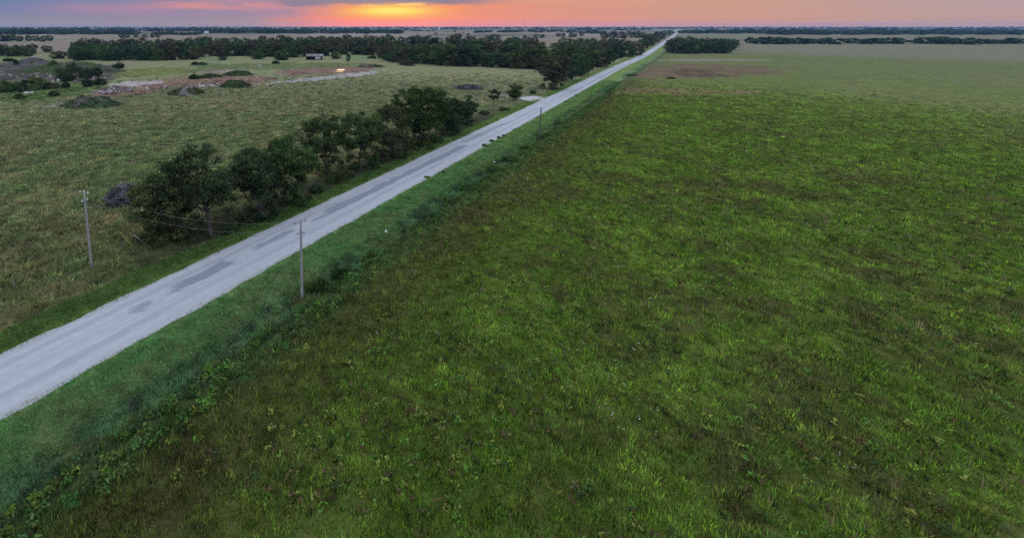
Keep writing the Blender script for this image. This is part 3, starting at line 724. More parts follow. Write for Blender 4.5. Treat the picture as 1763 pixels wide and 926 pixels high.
# ------------------------------------------------------------------ grass and weeds (nobody could count them)
def tuft_field(name, label, cat, x, y, h, spread, blades, wid, col, mat='blade', seed=1, lean=.8, z=None):
    r = np.random.default_rng(seed); n = len(x); N = n*blades
    zz = (zfun(x, y) if z is None else z) - .03
    X = np.repeat(x, blades); Y = np.repeat(y, blades); Z = np.repeat(zz, blades)
    Hh = np.repeat(h, blades)*r.uniform(.55, 1.2, N); Sp = np.repeat(spread, blades); W = np.repeat(wid, blades)*r.uniform(.6, 1.3, N)
    a = r.uniform(0, 2*PI, N); q = np.sqrt(r.uniform(0, 1, N))
    rx = np.cos(a)*q*Sp*.5; ry = np.sin(a)*q*Sp*.5
    b = a + r.normal(0, .6, N); l = Hh*lean*r.uniform(.2, 1.0, N)
    tx = rx + np.cos(b)*l; ty = ry + np.sin(b)*l
    c = r.uniform(0, 2*PI, N); px = np.cos(c)*W*.5; py = np.sin(c)*W*.5
    v = np.stack([np.stack([X+rx-px, Y+ry-py, Z], 1), np.stack([X+rx+px, Y+ry+py, Z], 1), np.stack([X+tx, Y+ty, Z+Hh], 1)], 1).reshape(-1, 3)
    cc = np.repeat(col, blades, 0)*r.uniform(.7, 1.3, (N, 1))
    mb = MB(); mb.add(v, f3=np.arange(N*3).reshape(-1, 3), col=np.repeat(cc, 3, 0))
    o = mb.build(name, M[mat]); tag(o, label, cat, kind='stuff'); return o
def scatter(n, d0, d1, a0, a1, p=1.0):
    """points over a sector, thinning with distance"""
    u = rng.uniform(0, 1, n); e = 2-p
    d = (d0**e + u*(d1**e - d0**e))**(1/e); a = np.radians(rng.uniform(a0, a1, n))
    return d*np.sin(a), d*np.cos(a), d
MOUNDS = []
def field(side):
    n = 52000 if side == 'left' else 230000
    x, y, d = scatter(n, 13 if side == 'right' else 45, 330, -52 if side == 'left' else -56, 60 if side == 'right' else 42, 1.15)
    so, tt = road_st(x, y)
    k = (so < -8.5) if side == 'left' else (so > 14.5)
    if side == 'left':
        for poly, zc, rag in ZG:
            ins = inpoly(x, y, poly); k &= ~(ins & (rng.uniform(0, 1, len(x)) < (.75 if zc[0] > zc[1] else .2)))
        k &= ~((so > -15) & (rng.uniform(0, 1, len(x)) < .6))
        k &= rng.uniform(0, 1, len(x)) > sstep(210, 325, d)
    else:
        k &= rng.uniform(0, 1, len(x)) > sstep(190, 330, d)
    for px, py, rr in FLAT: k &= np.hypot(x-px, y-py) > rr*.45
    return x[k], y[k], d[k], so[k], tt[k]
def tint(c, n, a=.22):
    f = 1 + a*rng.normal(size=(n, 1)); return np.clip(c*f*(1+.08*rng.normal(size=(n, 3))), .01, 1)
x, y, d, so, tt = field('left')
c = base_colour(x, y, so, tt); n = len(x)
s = rng.uniform(0, 1, n); straw = (s < .16)[:, None]
c = np.where(straw, c*np.array([1.45, 1.2, 1.15]), c)
c = np.where((s > .88)[:, None], c*np.array([.6, .7, .6]), c)
tuft_field('pasture_grass', 'grey green tufted pasture with straw coloured stems left of the road', 'grass', x, y, .26+.26*rng.uniform(0, 1, n)+d*.0004, 1.0+1.3*rng.uniform(0, 1, n)+d*.002, 20, .11+d*.0006, tint(c*np.array([1.3, 1.38, 1.4]), n, .38), seed=3, lean=1.1)
x, y, d, so, tt = field('right')
c = base_colour(x, y, so, tt); n = len(x); s = rng.uniform(0, 1, n)
c = np.where((s < .12)[:, None], c*np.array([1.5, 1.65, 1.2]), c); c = np.where((s > .85)[:, None], c*np.array([.7, .6, .7]), c)
tuft_field('meadow_grass', 'lush dark green meadow with brown weeds right of the road', 'grass', x, y, .2+.36*rng.uniform(0, 1, n)+d*.0003, .35+.5*rng.uniform(0, 1, n)+d*.002, 8, .055+d*.0005, tint(c*np.array([1.45, 1.62, 1.15]), n, .42), seed=4, lean=.6)
# mown verges and ditch
def strip(n, o0, o1, t0, t1):
    t = t0 + (t1-t0)*rng.uniform(0, 1, n)**1.5; o = rng.uniform(o0, o1, n)
    x, y = at_road(o, t); return x, y, o, t
T0 = float(road_st(*[np.array([q]) for q in P0])[1][0]) - 60
for nm, lab, o0, o1, n, hh, sd in [('verge_grass', 'bright green mown grass verge along the right edge of the road', 4.1, 10.2, 26000, .16, 11),
                                   ('verge_grass', 'narrow green grass verge along the left edge of the road', -8.6, -4.1, 17000, .17, 12),
                                   ('ditch_grass', 'pale dewy blue green grass in the wet roadside ditch', 9.4, 14.0, 15000, .38, 13)]:
    x, y, so, tt = strip(n, o0, o1, T0, T0+330); c = base_colour(x, y, so, tt); d = np.hypot(x, y)
    k = d > 24
    for px, py, rr in FLAT[1:]: k &= np.hypot(x-px, y-py) > rr*.45
    x, y, so, tt, c, d = x[k], y[k], so[k], tt[k], c[k], d[k]; n = len(x)
    tuft_field(nm, lab, 'grass', x, y, hh*(.6+.9*rng.uniform(0, 1, n)), .45+.5*rng.uniform(0, 1, n), 9, .06+d*.0004, tint(c*(np.array([1.2, 1.3, 1.2]) if nm == 'ditch_grass' else np.array([1.4, 1.6, 1.6])), n, .36), seed=sd, lean=.8)
# tall weeds between ditch and meadow
def weeds():
    n = 1700; x, y, so, tt = strip(n, 12.6, 16.6, T0-20, T0+300)
    k = (fbm(tt/9, so/4, 55, 3) > .38); x, y, tt, so = x[k], y[k], tt[k], so[k]; n = len(x); r = np.random.default_rng(5)
    mb = MB(); z = zfun(x, y)
    hh = r.uniform(.3, .8, n)*(.6+.8*fbm(tt/9, so/4, 55, 3))
    cen = np.stack([x, y, z+hh*.55], 1)
    tin = np.stack([r.uniform(.9, 1.6, n), r.uniform(1.1, 1.7, n), r.uniform(.9, 1.5, n)], 1)
    tin = np.where((r.uniform(0, 1, n) < .15)[:, None], tin*np.array([1.5, 1.5, .9]), tin)
    leaves(mb, r, cen, hh*.75, 34, .13, .8, .2, tint=tin)
    o = mb.build('ditch_weeds', M['leaf_bright']); tag(o, 'tangled leafy weeds in a strip between the ditch and the meadow', 'weeds', kind='stuff')
weeds()
WB = 'leafy bushes in the weed strip along the ditch'
for i, (px, py, w, h, lab, tn) in enumerate([
    (552, 494, 3.6, 1.7, 'dark leafy bush just right of the foot of the near pole by the ditch', .75),
    (588, 470, 3.0, 1.5, 'leafy bush up the ditch from the near pole', .8), (607, 478, 1.5, 1.0, 'bright green rounded plant at the meadow edge near the near pole', 1.9),
    (640, 442, 2.6, 1.3, 'yellowish green bush at the meadow edge below the white stone', 1.2), (707, 395, 3.0, 1.2, 'leafy bush at the meadow edge right of the white stone', .9),
    (742, 372, 3.2, 1.2, 'bush at the ditch bend above the white stone', .8), (775, 345, 3.2, 1.2, 'dark bush on the ditch edge midway up the meadow', .7),
    (808, 322, 3.4, 1.2, 'wide dark bush on the ditch edge midway up the meadow', .65), (850, 295, 4.2, 1.7, 'dark bush below the small pale stone in the ditch', .7),
    (876, 276, 4.0, 1.5, 'dark bush above the small pale stone in the ditch', .7), (905, 255, 4.0, 1.6, 'green bush left of the far bank pole foot', .85),
    (938, 236, 4.5, 1.6, 'dark bush at the foot of the pole beside the yellow marker', .75), (965, 212, 4.0, 1.3, 'low bush on the ditch edge beyond the pole', .8),
    (1090, 131, 9, 1.6, 'long dark bush below the far slender pole', .7), (1154, 136, 5, 1.5, 'small dark bush alone on the brown meadow', .5)]):
    bush('ditch_bush', px, py, w*.95, h*(1.0 if i < 4 else .72), lab, 700+i, 'leaf_bright', WB, clumps=20, per=80, leaf=.15, tint=tn*(1.05 if i < 4 else 1.4))
RW = 'dark weed clumps on the right road edge'
for i, (px, py, w, h, lab) in enumerate([
    (735, 306, 1.5, .7, 'dark weed clump on the right road edge, first one below the others'), (763, 297, 1.0, .9, 'thin upright weed on the verge below the dark road edge clumps'),
    (834, 252, 2.0, 1.1, 'biggest dark weed clump on the right road edge'), (847, 244, 1.9, 1.0, 'dark weed clump next above the biggest road edge clump'),
    (859, 238, 1.8, .8, 'small dark weed clump on the road edge'), (867, 234.5, 1.8, .7, 'uppermost of the row of dark road edge clumps'),
    (887, 224, 1.4, .6, 'low weed clump on the road edge beside the far bank pole'), (975, 175.5, 2.2, .8, 'weed clump on the right road edge opposite the drive'),
    (992, 165, 2.4, .8, 'weed clump on the right road edge beyond the drive')]):
    bush('weed_clump', px, py, w*.75, h*.55, lab, 800+i, 'leaf_bright', RW, clumps=12, per=70, leaf=.13, tint=2.0)
# meadow flowers
def flowers():
    x, y, d = scatter(900, 36, 170, -20, 52, 1.0); so, _ = road_st(x, y)
    k = (so > 18) & (fbm(x/9, y/9, 99, 2) > .52); x, y, d = x[k], y[k], d[k]; n = len(x); mb = MB(); z = zfun(x, y)
    for i in range(n):
        for j in range(rng.integers(1, 5)):
            q = rng.normal(0, .16, 2); s = rng.uniform(.02, .045); zz = z[i] + rng.uniform(.45, .75)
            cx, cy = x[i]+q[0], y[i]+q[1]
            t = np.arange(6)*PI/3
            v = np.vstack([np.c_[cx+np.cos(t)*s, cy+np.sin(t)*s, np.full(6, zz)], [[cx, cy, zz+s*.7]], [[cx, cy, zz-s*.7]]])
            mb.add(v, f3=[(a, (a+1) % 6, 6) for a in range(6)] + [((a+1) % 6, a, 7) for a in range(6)])
    o = mb.build('meadow_flowers', M['flower']); tag(o, 'scattered small white flower heads in the green meadow', 'flowers', kind='stuff')
flowers()
def meadow_weeds():
    r = np.random.default_rng(17); x, y, d = scatter(9000, 14, 190, -56, 60, 1.1); so, tt = road_st(x, y)
    k = (so > 15.5) & (fbm(x/7, y/7, 101, 3) > .47); x, y, d = x[k], y[k], d[k]; n = len(x); mb = MB(); z = zfun(x, y)
    hh = r.uniform(.25, .6, n); kind = r.integers(0, 4, n)
    pal = np.array([(.10, .21, .04), (.19, .23, .05), (.045, .075, .028), (.115, .085, .045)])
    leaves(mb, r, np.stack([x, y, z+hh*.6], 1), hh*.8, 14, .10+d.mean()*.0003, .8, .25, tint=pal[kind])
    o = mb.build('meadow_weeds', M['blade']); tag(o, 'broad leaved weeds, yellow green, dark and brown, mixed through the meadow', 'weeds', kind='stuff')
    x, y, d = scatter(7000, 14, 160, -56, 60, 1.0); so, tt = road_st(x, y); k = (so > 15) & (fbm(x/11, y/11, 131, 3) > .5); x, y, d = x[k], y[k], d[k]; n = len(x)
    tuft_field('seed_heads', 'tall thin straw coloured seed stalks standing above the meadow grass', 'grass', x, y, r.uniform(.7, 1.05, n), np.full(n, .3), 4, .035+d*.0004, tint(np.tile([.24, .20, .10], (n, 1)), n), seed=19, lean=.25)
meadow_weeds()

# ------------------------------------------------------------------ utility poles and wires
def up_point(px, py, bx, by):
    """height above the foot pixel of a place seen straight over it"""
    return H*(1-(py-HY)/(by-HY))
WIRE_AT = {}
def pole(px, py, top, label, mat, r0=.17, leanx=0., arms=(), insul=True, group=None):
    x, y = g(px, py); h = height_at(x, y, top) - zat(x, y)
    t = empty('utility_pole', (x, y, zat(x, y))); tag(t, label, 'utility pole', group)
    mb = MB(); k = 9; zz = np.linspace(-.4, h, k)
    mb.tube(np.c_[zz/h*leanx, zz*0, zz], np.linspace(r0, r0*.72, k), 10); mb.build('pole_shaft', mat, t, smooth=True)
    for (zf, ang, L, both) in arms:
        a = math.radians(ang); dx, dy = math.cos(a), math.sin(a); z = h - zf; ox = z/h*leanx
        mb = MB(); p0 = np.array([ox - dx*L*(1 if both else 0), -dy*L*(1 if both else 0), z]); p1 = np.array([ox + dx*L, dy*L, z])
        mb.tube([p0, p1], .035, 6); br = mb.build('bracket', M['arm'], t)
        for e in ([p0, p1] if both else [p1]):
            mi = MB(); q = np.array([0, 0, 1.])
            zs = [0, .03, .05, .09, .11, .15, .17, .22]; rs = [.04, .075, .05, .085, .05, .085, .05, .03]
            mi.tube([e + q*w for w in zs], rs, 8); mi.build('insulator', M['insul'] if insul else M['arm'], br, smooth=True)
    return t, h
PG = 'poles of the line along the right side of the road'
s1 = mpp(158, 461)
pA, hA = pole(158, 461, 328, 'pale weathered utility pole with white insulators standing in the left pasture', M['pole'], .165, leanx=.0, arms=[(.35, -18, .62, True), (1.35, 62, .34, True)])
pB, hB = pole(520, 504, 377, 'near grey utility pole standing between the road and the ditch', M['pole'], .165, arms=[(.38, 215, .75, False), (.30, 20, .55, False), (1.72, 25, .38, True)], insul=False, group=PG)
pole(928, 238, 186, 'dark utility pole on the ditch bank beside the yellow marker', M['pole_dark'], .2, arms=[(.3, 40, .5, True)], insul=False, group=PG)
pole(1082.5, 128, 103.5, 'slender pale pole at the far brown end of the meadow', M['pole'], .2, arms=[(.3, 60, .5, True)], insul=False, group=PG)
pole(1100.5, 112, 97, 'far slender pole just beyond the brown end of the meadow', M['pole'], .2, arms=[(.3, 60, .5, True)], insul=False, group=PG)
pole(1128, 98.6, 86.5, 'farthest slender pole, below the dark block of trees', M['pole'], .2, arms=[(.3, 60, .5, True)], insul=False, group=PG)
x, y = g(1112, 102); mb = MB(); mb.tube([(0, 0, -.3), (0, 0, 3.2)], .11, 8); o = mb.build('stub_post', M['pole_dark']); o.location = (x, y, zat(x, y)); tag(o, 'short dark stub post on the verge between two far poles', 'post')
# edge marker post by the road
x, y = g(1034.6, 140); t = empty('road_sign', (x, y, zat(x, y)), .9); tag(t, 'small road sign on a dark post seen nearly edge on beside the far road', 'road sign')
mb = MB(); mb.tube([(0, 0, -.3), (0, 0, 2.5)], .06, 8); mb.build('post', M['pole_dark'], t)
mb = MB(); mb.box((0, -.08, 2.1), (.6, .03, .75)); mb.build('sign_plate', M['arm'], t)
def wire(a, b, sag, r, label, name='overhead_wire', group='wires slung across the road'):
    t = np.linspace(0, 1, 40)[:, None]; a = np.asarray(a, float); b = np.asarray(b, float)
    p = a + (b-a)*t; p[:, 2] -= (4*sag*t*(1-t))[:, 0]
    mb = MB(); mb.tube(p, r, 5, cap=False); o = mb.build(name, M['wire'], smooth=True); tag(o, label, 'wire', group); return o
lA, lB = np.array(pA.location), np.array(pB.location)
a1 = math.radians(-18); b1 = math.radians(215)
wire(lA + [math.cos(a1)*.62, math.sin(a1)*.62, hA-.35+.18], lB + [math.cos(b1)*.75, math.sin(b1)*.75, hB-.38+.18], 1.5, .0055, 'upper sagging wire from the pale pasture pole across to the near grey pole')
wire(lA + [math.cos(math.radians(62))*-.34, math.sin(math.radians(62))*-.34, hA-1.35+.18], lB + [-.3, -.15, hB-1.72+.15], 1.4, .0055, 'lower sagging wire from the pale pasture pole across to the near grey pole')
# guy wires with guards
gx, gy = g(452, 532)
wire(lB + [0, 0, hB-.9], (gx, gy, zat(gx, gy)), 0, .012, 'thin guy wire slanting from the near grey pole down to the verge', 'guy_wire', None)
def guard(a, b, h0, h1, mat, label):
    A = np.array([*g(*a), h0]); B = np.array([*g(*b), h1]); A[2] += zat(*A[:2]); B[2] += zat(*B[:2])
    mb = MB(); mb.tube(np.linspace(A, B, 5), [.02, .045, .05, .05, .03], 8); o = mb.build('guy_guard', M[mat], smooth=True); tag(o, label, 'guy guard'); return o
def guard2(p_hi, p_lo, mat, label):
    """slanting guard: foot at p_lo, upper end 2 m up seen at p_hi"""
    x1, y1 = g(*p_lo); x0, y0_ = g(*p_hi); B = np.array([x1, y1, zat(x1, y1)+.02])
    # upper end on the sight line over p_hi at 1.7 m
    hgt = 1.5; k = (H-hgt)/H; A = np.array([x0*k, y0_*k, hgt + zat(x0*k, y0_*k)])
    mb = MB(); mb.tube(np.linspace(A, B, 5), [.015, .032, .034, .034, .02], 8); o = mb.build('guy_guard', M[mat], smooth=True); tag(o, label, 'guy guard'); return o
guard2((230, 404), (253.5, 422), 'white', 'slanting white guy wire guard left of the low dense hedgerow tree')
guard2((205, 398), (229, 426), 'yellow', 'slanting yellow guy wire guard between the pale pole and the hedgerow')
# wire fence along the pasture edge
fp = [(-30, 528), (25, 500), (94, 470), (211.5, 432), (260, 410), (313, 388)]
ft = empty('wire_fence', (*g(94, 470), zat(*g(94, 470)))); tag(ft, 'thin wire fence on rusty posts along the pasture edge by the near road', 'fence')
ends = []
for p in fp:
    x, y = g(*p); z = zat(x, y); mb = MB(); o = np.array(ft.location)
    mb.tube([np.array([x, y, z-.3])-o, np.array([x, y, z+1.35])-o], .05, 6); mb.build('fence_post', M['post'], ft); ends.append(np.array([x, y, z])-o)
mb = MB()
for hz in (.5, .85, 1.2):
    for a, b in zip(ends[:-1], ends[1:]): mb.tube([a + [0, 0, hz], b + [0, 0, hz]], .006, 4, cap=False)
mb.build('fence_wire', M['post'], ft)
# drive gate and marker
x, y = g(884, 168.5); gt = empty('pipe_gate', (x, y, zat(x, y))); tag(gt, 'pale pipe gate across the end of the gravel drive, behind the dark young tree', 'gate')
s = mpp(875, 168); L = 20*s; mb = MB()
for z in (.35, .75, 1.2): mb.tube([(-L, 1.0, z), (0, 0, z)], .05, 6)
for q in np.linspace(0, 1, 5): mb.tube([(-L*q, 1.0*q, .3), (-L*q, 1.0*q, 1.25)], .045, 6)
mb.build('gate_frame', M['white'], gt)
for q in (0, 1):
    mb = MB(); mb.tube([(-L*q - (.2 if q else -.2), 1.0*q, -.3), (-L*q - (.2 if q else -.2), 1.0*q, 1.6)], .09, 8); mb.build('gate_post', M['pole'], gt)
x, y = g(921.5, 240.5); mb = MB(); mb.tube([(0, 0, -.2), (0, 0, 1.1), (0, 0, 1.15)], [.05, .05, .02], 8); o = mb.build('marker_stake', M['yellow']); o.location = (x, y, zat(x, y)); tag(o, 'short yellow marker stake left of the foot of the dark ditch bank pole', 'marker')
# ------------------------------------------------------------------ stones, mounds, brush
def rock(name, px, py, r, seed, label, mat='stone', group=None, flat=.7, cat='stone'):
    x, y = g(px, py); mb = MB(); mb.lump((0, 0, -.1*r), r, r*.75, r*flat*1.1, seed, .45, 14, 7, freq=1.6)
    o = mb.build(name, M[mat], smooth=False); o.location = (x, y, zat(x, y)); o.rotation_euler = (0, 0, seed*1.3); tag(o, label, cat, group); return o
rock('white_stone', 664, 393.5, .36, 1, 'largest white stone lying in the ditch beside the meadow', 'white')
rock('white_stone', 671.5, 395.5, .15, 2, 'small white stone just right of the largest white stone', 'white')
rock('white_stone', 851, 275.5, .42, 3, 'pale stone in the ditch below the dark ditch bank pole', 'white')
for px, py, r in [(177,159.5,1.1),(181,157,1.3),(186,155,1.2),(191,157,1.5),(195,154,1.1),(199,158,.9),(173,158,1.0),(203,156,1.1),(184,160.5,.9),(208,154,1.0),(179,162,1.1),(190,161,.8),(214,155.5,.8),(252,151.5,1.0),(286,150,1.2),(342,145.5,1.0),(47,161,1.3),(40,158,1.2),(55,160,1.3),(60,162.5,1.0),(102,139,.9),(168,116,1.3)]:
    pass
ri = 0
for px, py, r, lab in [
    (177, 159.5, 1.2, 'grey boulder at the left of the rubble heap on the red earth'), (181, 156.5, 1.4, 'pale boulder at the back of the rubble heap'),
    (187, 155, 1.3, 'boulder on the top of the rubble heap'), (191, 157.5, 1.6, 'biggest white boulder of the rubble heap'),
    (196, 154, 1.2, 'boulder at the back right of the rubble heap'), (200, 158, 1.0, 'small boulder at the right front of the rubble heap'),
    (172, 158.5, 1.1, 'flat boulder at the left tip of the rubble heap'), (205, 156, 1.2, 'brownish boulder at the right end of the rubble heap'),
    (183, 160.5, 1.0, 'small stone at the front of the rubble heap'), (179, 162.2, 1.5, 'flat white slab just in front of the rubble heap'),
    (253, 151.5, 1.0, 'upright white stone on the red earth left of the gravelly mound'), (255, 154.5, .8, 'flat white stone below the upright white stone'),
    (285, 149.5, 1.2, 'pale stone on the red earth above the gravelly mound'), (342, 146, 1.2, 'pale stone at the right end of the red earth'),
    (46, 161, 1.5, 'grey boulder at the foot of the bushes at far left'), (55, 160, 1.3, 'grey boulder right of the one at the foot of the far left bushes'),
    (101, 139, 1.2, 'pale stone on the dark scrubby bank'), (170, 115.5, 1.3, 'flat pale stone on top of the scrubby bank'), (448, 114, 1.6, 'flat white stone on the grass left of the tin shed')]:
    ri += 1; rock('boulder', px, py, r*.9, 10+ri, lab, 'stone', flat=.55)
def rubble(name, label, poly, n, r0, r1, seed):
    P = [g(*p) for p in poly]; xs = [p[0] for p in P]; ys = [p[1] for p in P]; r = np.random.default_rng(seed); mb = MB(); k = 0
    while k < n:
        x = r.uniform(min(xs), max(xs), 200); y = r.uniform(min(ys), max(ys), 200)
        for a, b in zip(x[inpoly(x, y, P)], y[inpoly(x, y, P)]):
            s = r.uniform(r0, r1)*r.uniform(.5, 1); h_ = fbm(np.array([a/5]), np.array([b/5]), 3)[0]*.5
            mb.box((a, b, zat(a, b)+s*.2+h_*.5), (s*1.6, s*1.2, s), r.uniform(0, 3), col=np.array([1.0, .84, .78])*r.choice([.3, .4, .5, .65, 1.25]), taper=r.uniform(.5, .9)); k += 1
    o = mb.build(name, M['rubble']); tag(o, label, 'rubble', kind='stuff')
def mound(px, py, wpx, hm, depth, seed, label, soil, grass=.5, name='dirt_mound'):
    """low heap of earth, its foot row read at its near edge, with weeds growing on it"""
    s = mpp(px, py); rx = wpx*s/2; x, y = g(px, py); ry = depth; y += ry*.85
    t = empty(name, (x, y, zat(x, y)-.1)); tag(t, label, 'mound')
    mb = MB(); n = 54; u = np.linspace(-1.1, 1.1, n); U, W = np.meshgrid(u, u)
    r2 = U*U+W*W
    z = hm*np.clip(1-r2, 0, 1)**1.1*(.55+.9*fbm(U*2.2+seed, W*2.2+seed, seed, 4)) + .22*(fbm(U*9, W*9, seed+3, 3)-.5)*np.clip(1.1-r2, 0, 1) - .25*sstep(.85, 1.15, r2)
    V = np.stack([U*rx, W*ry, z], -1).reshape(-1, 3); idx = np.arange(n*n).reshape(n, n)
    f = np.stack([idx[:-1, :-1], idx[:-1, 1:], idx[1:, 1:], idx[1:, :-1]], -1).reshape(-1, 4)
    gr = sstep(.42, .6, fbm(U*2.6+7, W*2.6, seed+9, 3)*.7 + grass*.35*(1.2-r2*0) )[..., None]
    c = np.array(soil)*(.7+.6*fbm(U*7, W*7, seed+5, 3))[..., None]*(1-gr) + np.array([.05, .068, .03])*gr
    mb.add(V, f4=f, col=c.reshape(-1, 3))
    mb.build('soil', M['soil'], t, smooth=True)
    # weeds on it
    r = np.random.default_rng(seed); k = 420
    uu = r.uniform(-1, 1, (k, 2)); q = (uu**2).sum(1) < 1; uu = uu[q]
    zi = np.clip(((uu+1.1)/2.2*(n-1)).astype(int), 0, n-1); zz = z[zi[:, 1], zi[:, 0]]; gm = gr[zi[:, 1], zi[:, 0], 0] > .35
    uu, zz = uu[gm], zz[gm]
    if len(uu):
        mb = MB(); cen = np.c_[uu[:, 0]*rx, uu[:, 1]*ry, zz+.15]
        leaves(mb, r, cen, .55, 14, .24, .6, .25); mb.build('weeds', M['leaf'], t)
    return t
m, nt, out = newmat('soil'); at = nt.nodes.new('ShaderNodeAttribute'); at.attribute_name = 'col'; tc = nt.nodes.new('ShaderNodeTexCoord')
nn = noise(nt, 1.4, 5, tc.outputs['Object']); b = nt.nodes.new('ShaderNodeBsdfDiffuse'); nt.links.new(mulcol(nt, at.outputs['Color'], maprange(nt, nn.outputs['Fac'], .3, .7, .6, 1.4)), b.inputs['Color'])
bp = nt.nodes.new('ShaderNodeBump'); bp.inputs['Strength'].default_value = .8; bp.inputs['Distance'].default_value = .3; nt.links.new(nn.outputs['Fac'], bp.inputs['Height']); nt.links.new(bp.outputs[0], b.inputs['Normal']); nt.links.new(b.outputs[0], out.inputs[0]); M['soil'] = m
mound(143, 187, 112, 3.9, 8, 5, 'broad dark earth mound with purple grey top in the pasture at left', (.088, .075, .068), .5)
mound(313, 165, 66, 3.0, 7, 6, 'grey gravelly mound at the lower edge of the red earth', (.13, .118, .115), .35)
mound(400, 152.5, 60, 3.0, 7, 7, 'smooth weedy green mound at the left end of the pale limestone strip', (.07, .065, .05), 1.0)
mound(358, 135, 40, 1.8, 7, 8, 'small weedy mound on the red earth behind the smooth green mound', (.08, .07, .055), .8)
mound(405, 131.5, 58, 2.3, 8, 9, 'long weedy mound at the top of the red earth', (.08, .075, .05), .9)
mound(345, 112.5, 22, 1.5, 6, 10, 'small dark heap on the grass before the wood left of the shed', (.07, .06, .055), .5)
mound(640, 117, 52, 1.5, 9, 11, 'low reddish bank right of the bright pool', (.13, .085, .07), .5)
mound(95, 127, 215, 6.0, 16, 12, 'long dark scrubby bank of purple grey spoil at far left', (.080, .066, .062), .45)
mound(45, 109, 60, 3.6, 10, 13, 'purple grey spoil heap behind the long scrubby bank', (.08, .066, .075), .2)
SB = 'bushes round the scrubby bank at far left'
for i, (px, py, w, h, lab, tn) in enumerate([
    (65, 155, 9, 6.0, 'round olive bush, largest at far left below the scrubby bank', 1.3), (46, 154, 6.5, 4.6, 'dark bush just left of the round olive bush', .6), (12, 158, 12, 5.0, 'wide dark bush at the very left edge below the scrubby bank', .8),
    (30, 158, 8, 3.2, 'low bush between the wide dark bush and the dark bush at far left', .9), (85, 153, 6, 2.4, 'low bush right of the round olive bush', .8), (113, 152, 4, 2.8, 'small dark bush on the bright grass below the scrubby bank', .6), (98, 153, 5, 1.8, 'low grey green bush on the bright grass', 1.1),
    (151, 150, 5, 3.6, 'lone dark bush at the right end of the bright grass', .6), (172, 146, 8, 2.8, 'low dark bush left of the rubble heap', .6), (93, 124, 9, 6.5, 'green bush on the face of the scrubby bank', 1.0), (108, 136, 10, 6.0, 'brownish bush at the middle foot of the scrubby bank', .7),
    (128, 132, 10, 8.5, 'tall dark bush on the scrubby bank', .6), (150, 134, 10, 5.0, 'brownish bush on the right part of the scrubby bank', .75), (167, 132, 8, 5.0, 'dark bush at the right end of the scrubby bank', .5), (116, 140, 9, 3.5, 'dark bush at the foot of the scrubby bank', .45),
    (204, 118, 9, 3.2, 'dark bush on the grass behind the right end of the scrubby bank', .6), (15, 106, 8, 2.2, 'small dark bush on the bright grass behind the spoil heap', .5), (28, 112, 4, 3.5, 'small bush on top of the scrubby bank', .6), (94, 165.5, 4.5, 1.6, 'small dark weed bush above the broad earth mound', .6), (35, 171, 4.5, 1.5, 'low weed bush at the left of the pasture', .7),
    (336, 136, 7, 2.0, 'low dark weed bush on the red earth', .6), (475, 110, 6, 1.8, 'low dark bush on the grass left of the tin shed', .6), (640, 101, 9, 1.8, 'low bush on the grassy gap by the wood', .8), (335, 112, 5, 2.0, 'dark weed bush by the small heap before the wood', .5)]):
    bush('scrub_bush', px, py, w, h*1.35, lab, 900+i, 'leaf', SB, clumps=30, per=60, leaf=.36, tint=tn*1.25)
def brush_pile(px, py, wpx, hm, depth, n, seed, label, mat='twig', rr=.04):
    s = mpp(px, py); rx = wpx*s/2; x, y = g(px, py); y += depth*.8; r = np.random.default_rng(seed); mb = MB()
    mb.lump((0, 0, 0), rx*.7, depth*.6, hm*.5, seed, .35, 24, 10, col=(.5, .5, .5))
    for i in range(n):
        a = r.uniform(0, 2*PI); q = math.sqrt(r.uniform(0, 1)); u, w = math.cos(a)*q, math.sin(a)*q
        z = hm*max(1-q*q, 0)**.7*r.uniform(.55, 1.0) + .05; L = r.uniform(.6, 1.9)*hm*.45
        dv_ = np.array([r.normal(), r.normal()*.7, r.normal()*.45]); dv_ /= np.linalg.norm(dv_)
        c = np.array([u*rx, w*depth, z]); limb(mb, r, c - dv_*L*.5, c + dv_*L*.5, rr*r.uniform(.6, 1.5), rr*.3, 4, .12, 4); mb.c[-1] = mb.c[-1]*r.choice([.35, .6, .9, 1.3, 2.0])
    o = mb.build('brush_pile', M[mat]); o.location = (x, y, zat(x, y)); tag(o, label, 'brush pile'); return o
brush_pile(205, 355, 66, 2.6, 3.4, 900, 1, 'grey tangled brush pile in the pasture behind the pale pole', rr=.05)
o = MB(); o.tube([(0, 0, .3), (1.1, .2, 1.4)], [.07, .05], 6); o = o.build('pale_branch', M['white']); x, y = g(199, 352); o.location = (x, y, zat(x, y)); tag(o, 'single pale branch leaning on the front of the grey brush pile', 'branch')
brush_pile(811, 156, 52, 2.0, 5.5, 800, 2, 'long low dark brush pile in the far part of the pasture', rr=.07)
# pale junk by the lone flat topped tree
for px, py, w, lab in [(57, 99.5, 4.0, 'pale scrap sheet heap left of its twin beside the far left clump'), (69, 98.5, 4.2, 'pale scrap sheet heap right of its twin beside the far left clump')]:
    mb = MB(); r = np.random.default_rng(int(px))
    for i in range(7): mb.box((r.normal()*w*.25, r.normal()*.8, .35+i*.12), (w*r.uniform(.4, .8), 1.6, .1), r.uniform(0, 3), taper=.9)
    x, y = g(px, py); o = mb.build('scrap_heap', M['tin']); o.location = (x, y, zat(x, y)); tag(o, lab, 'scrap heap')
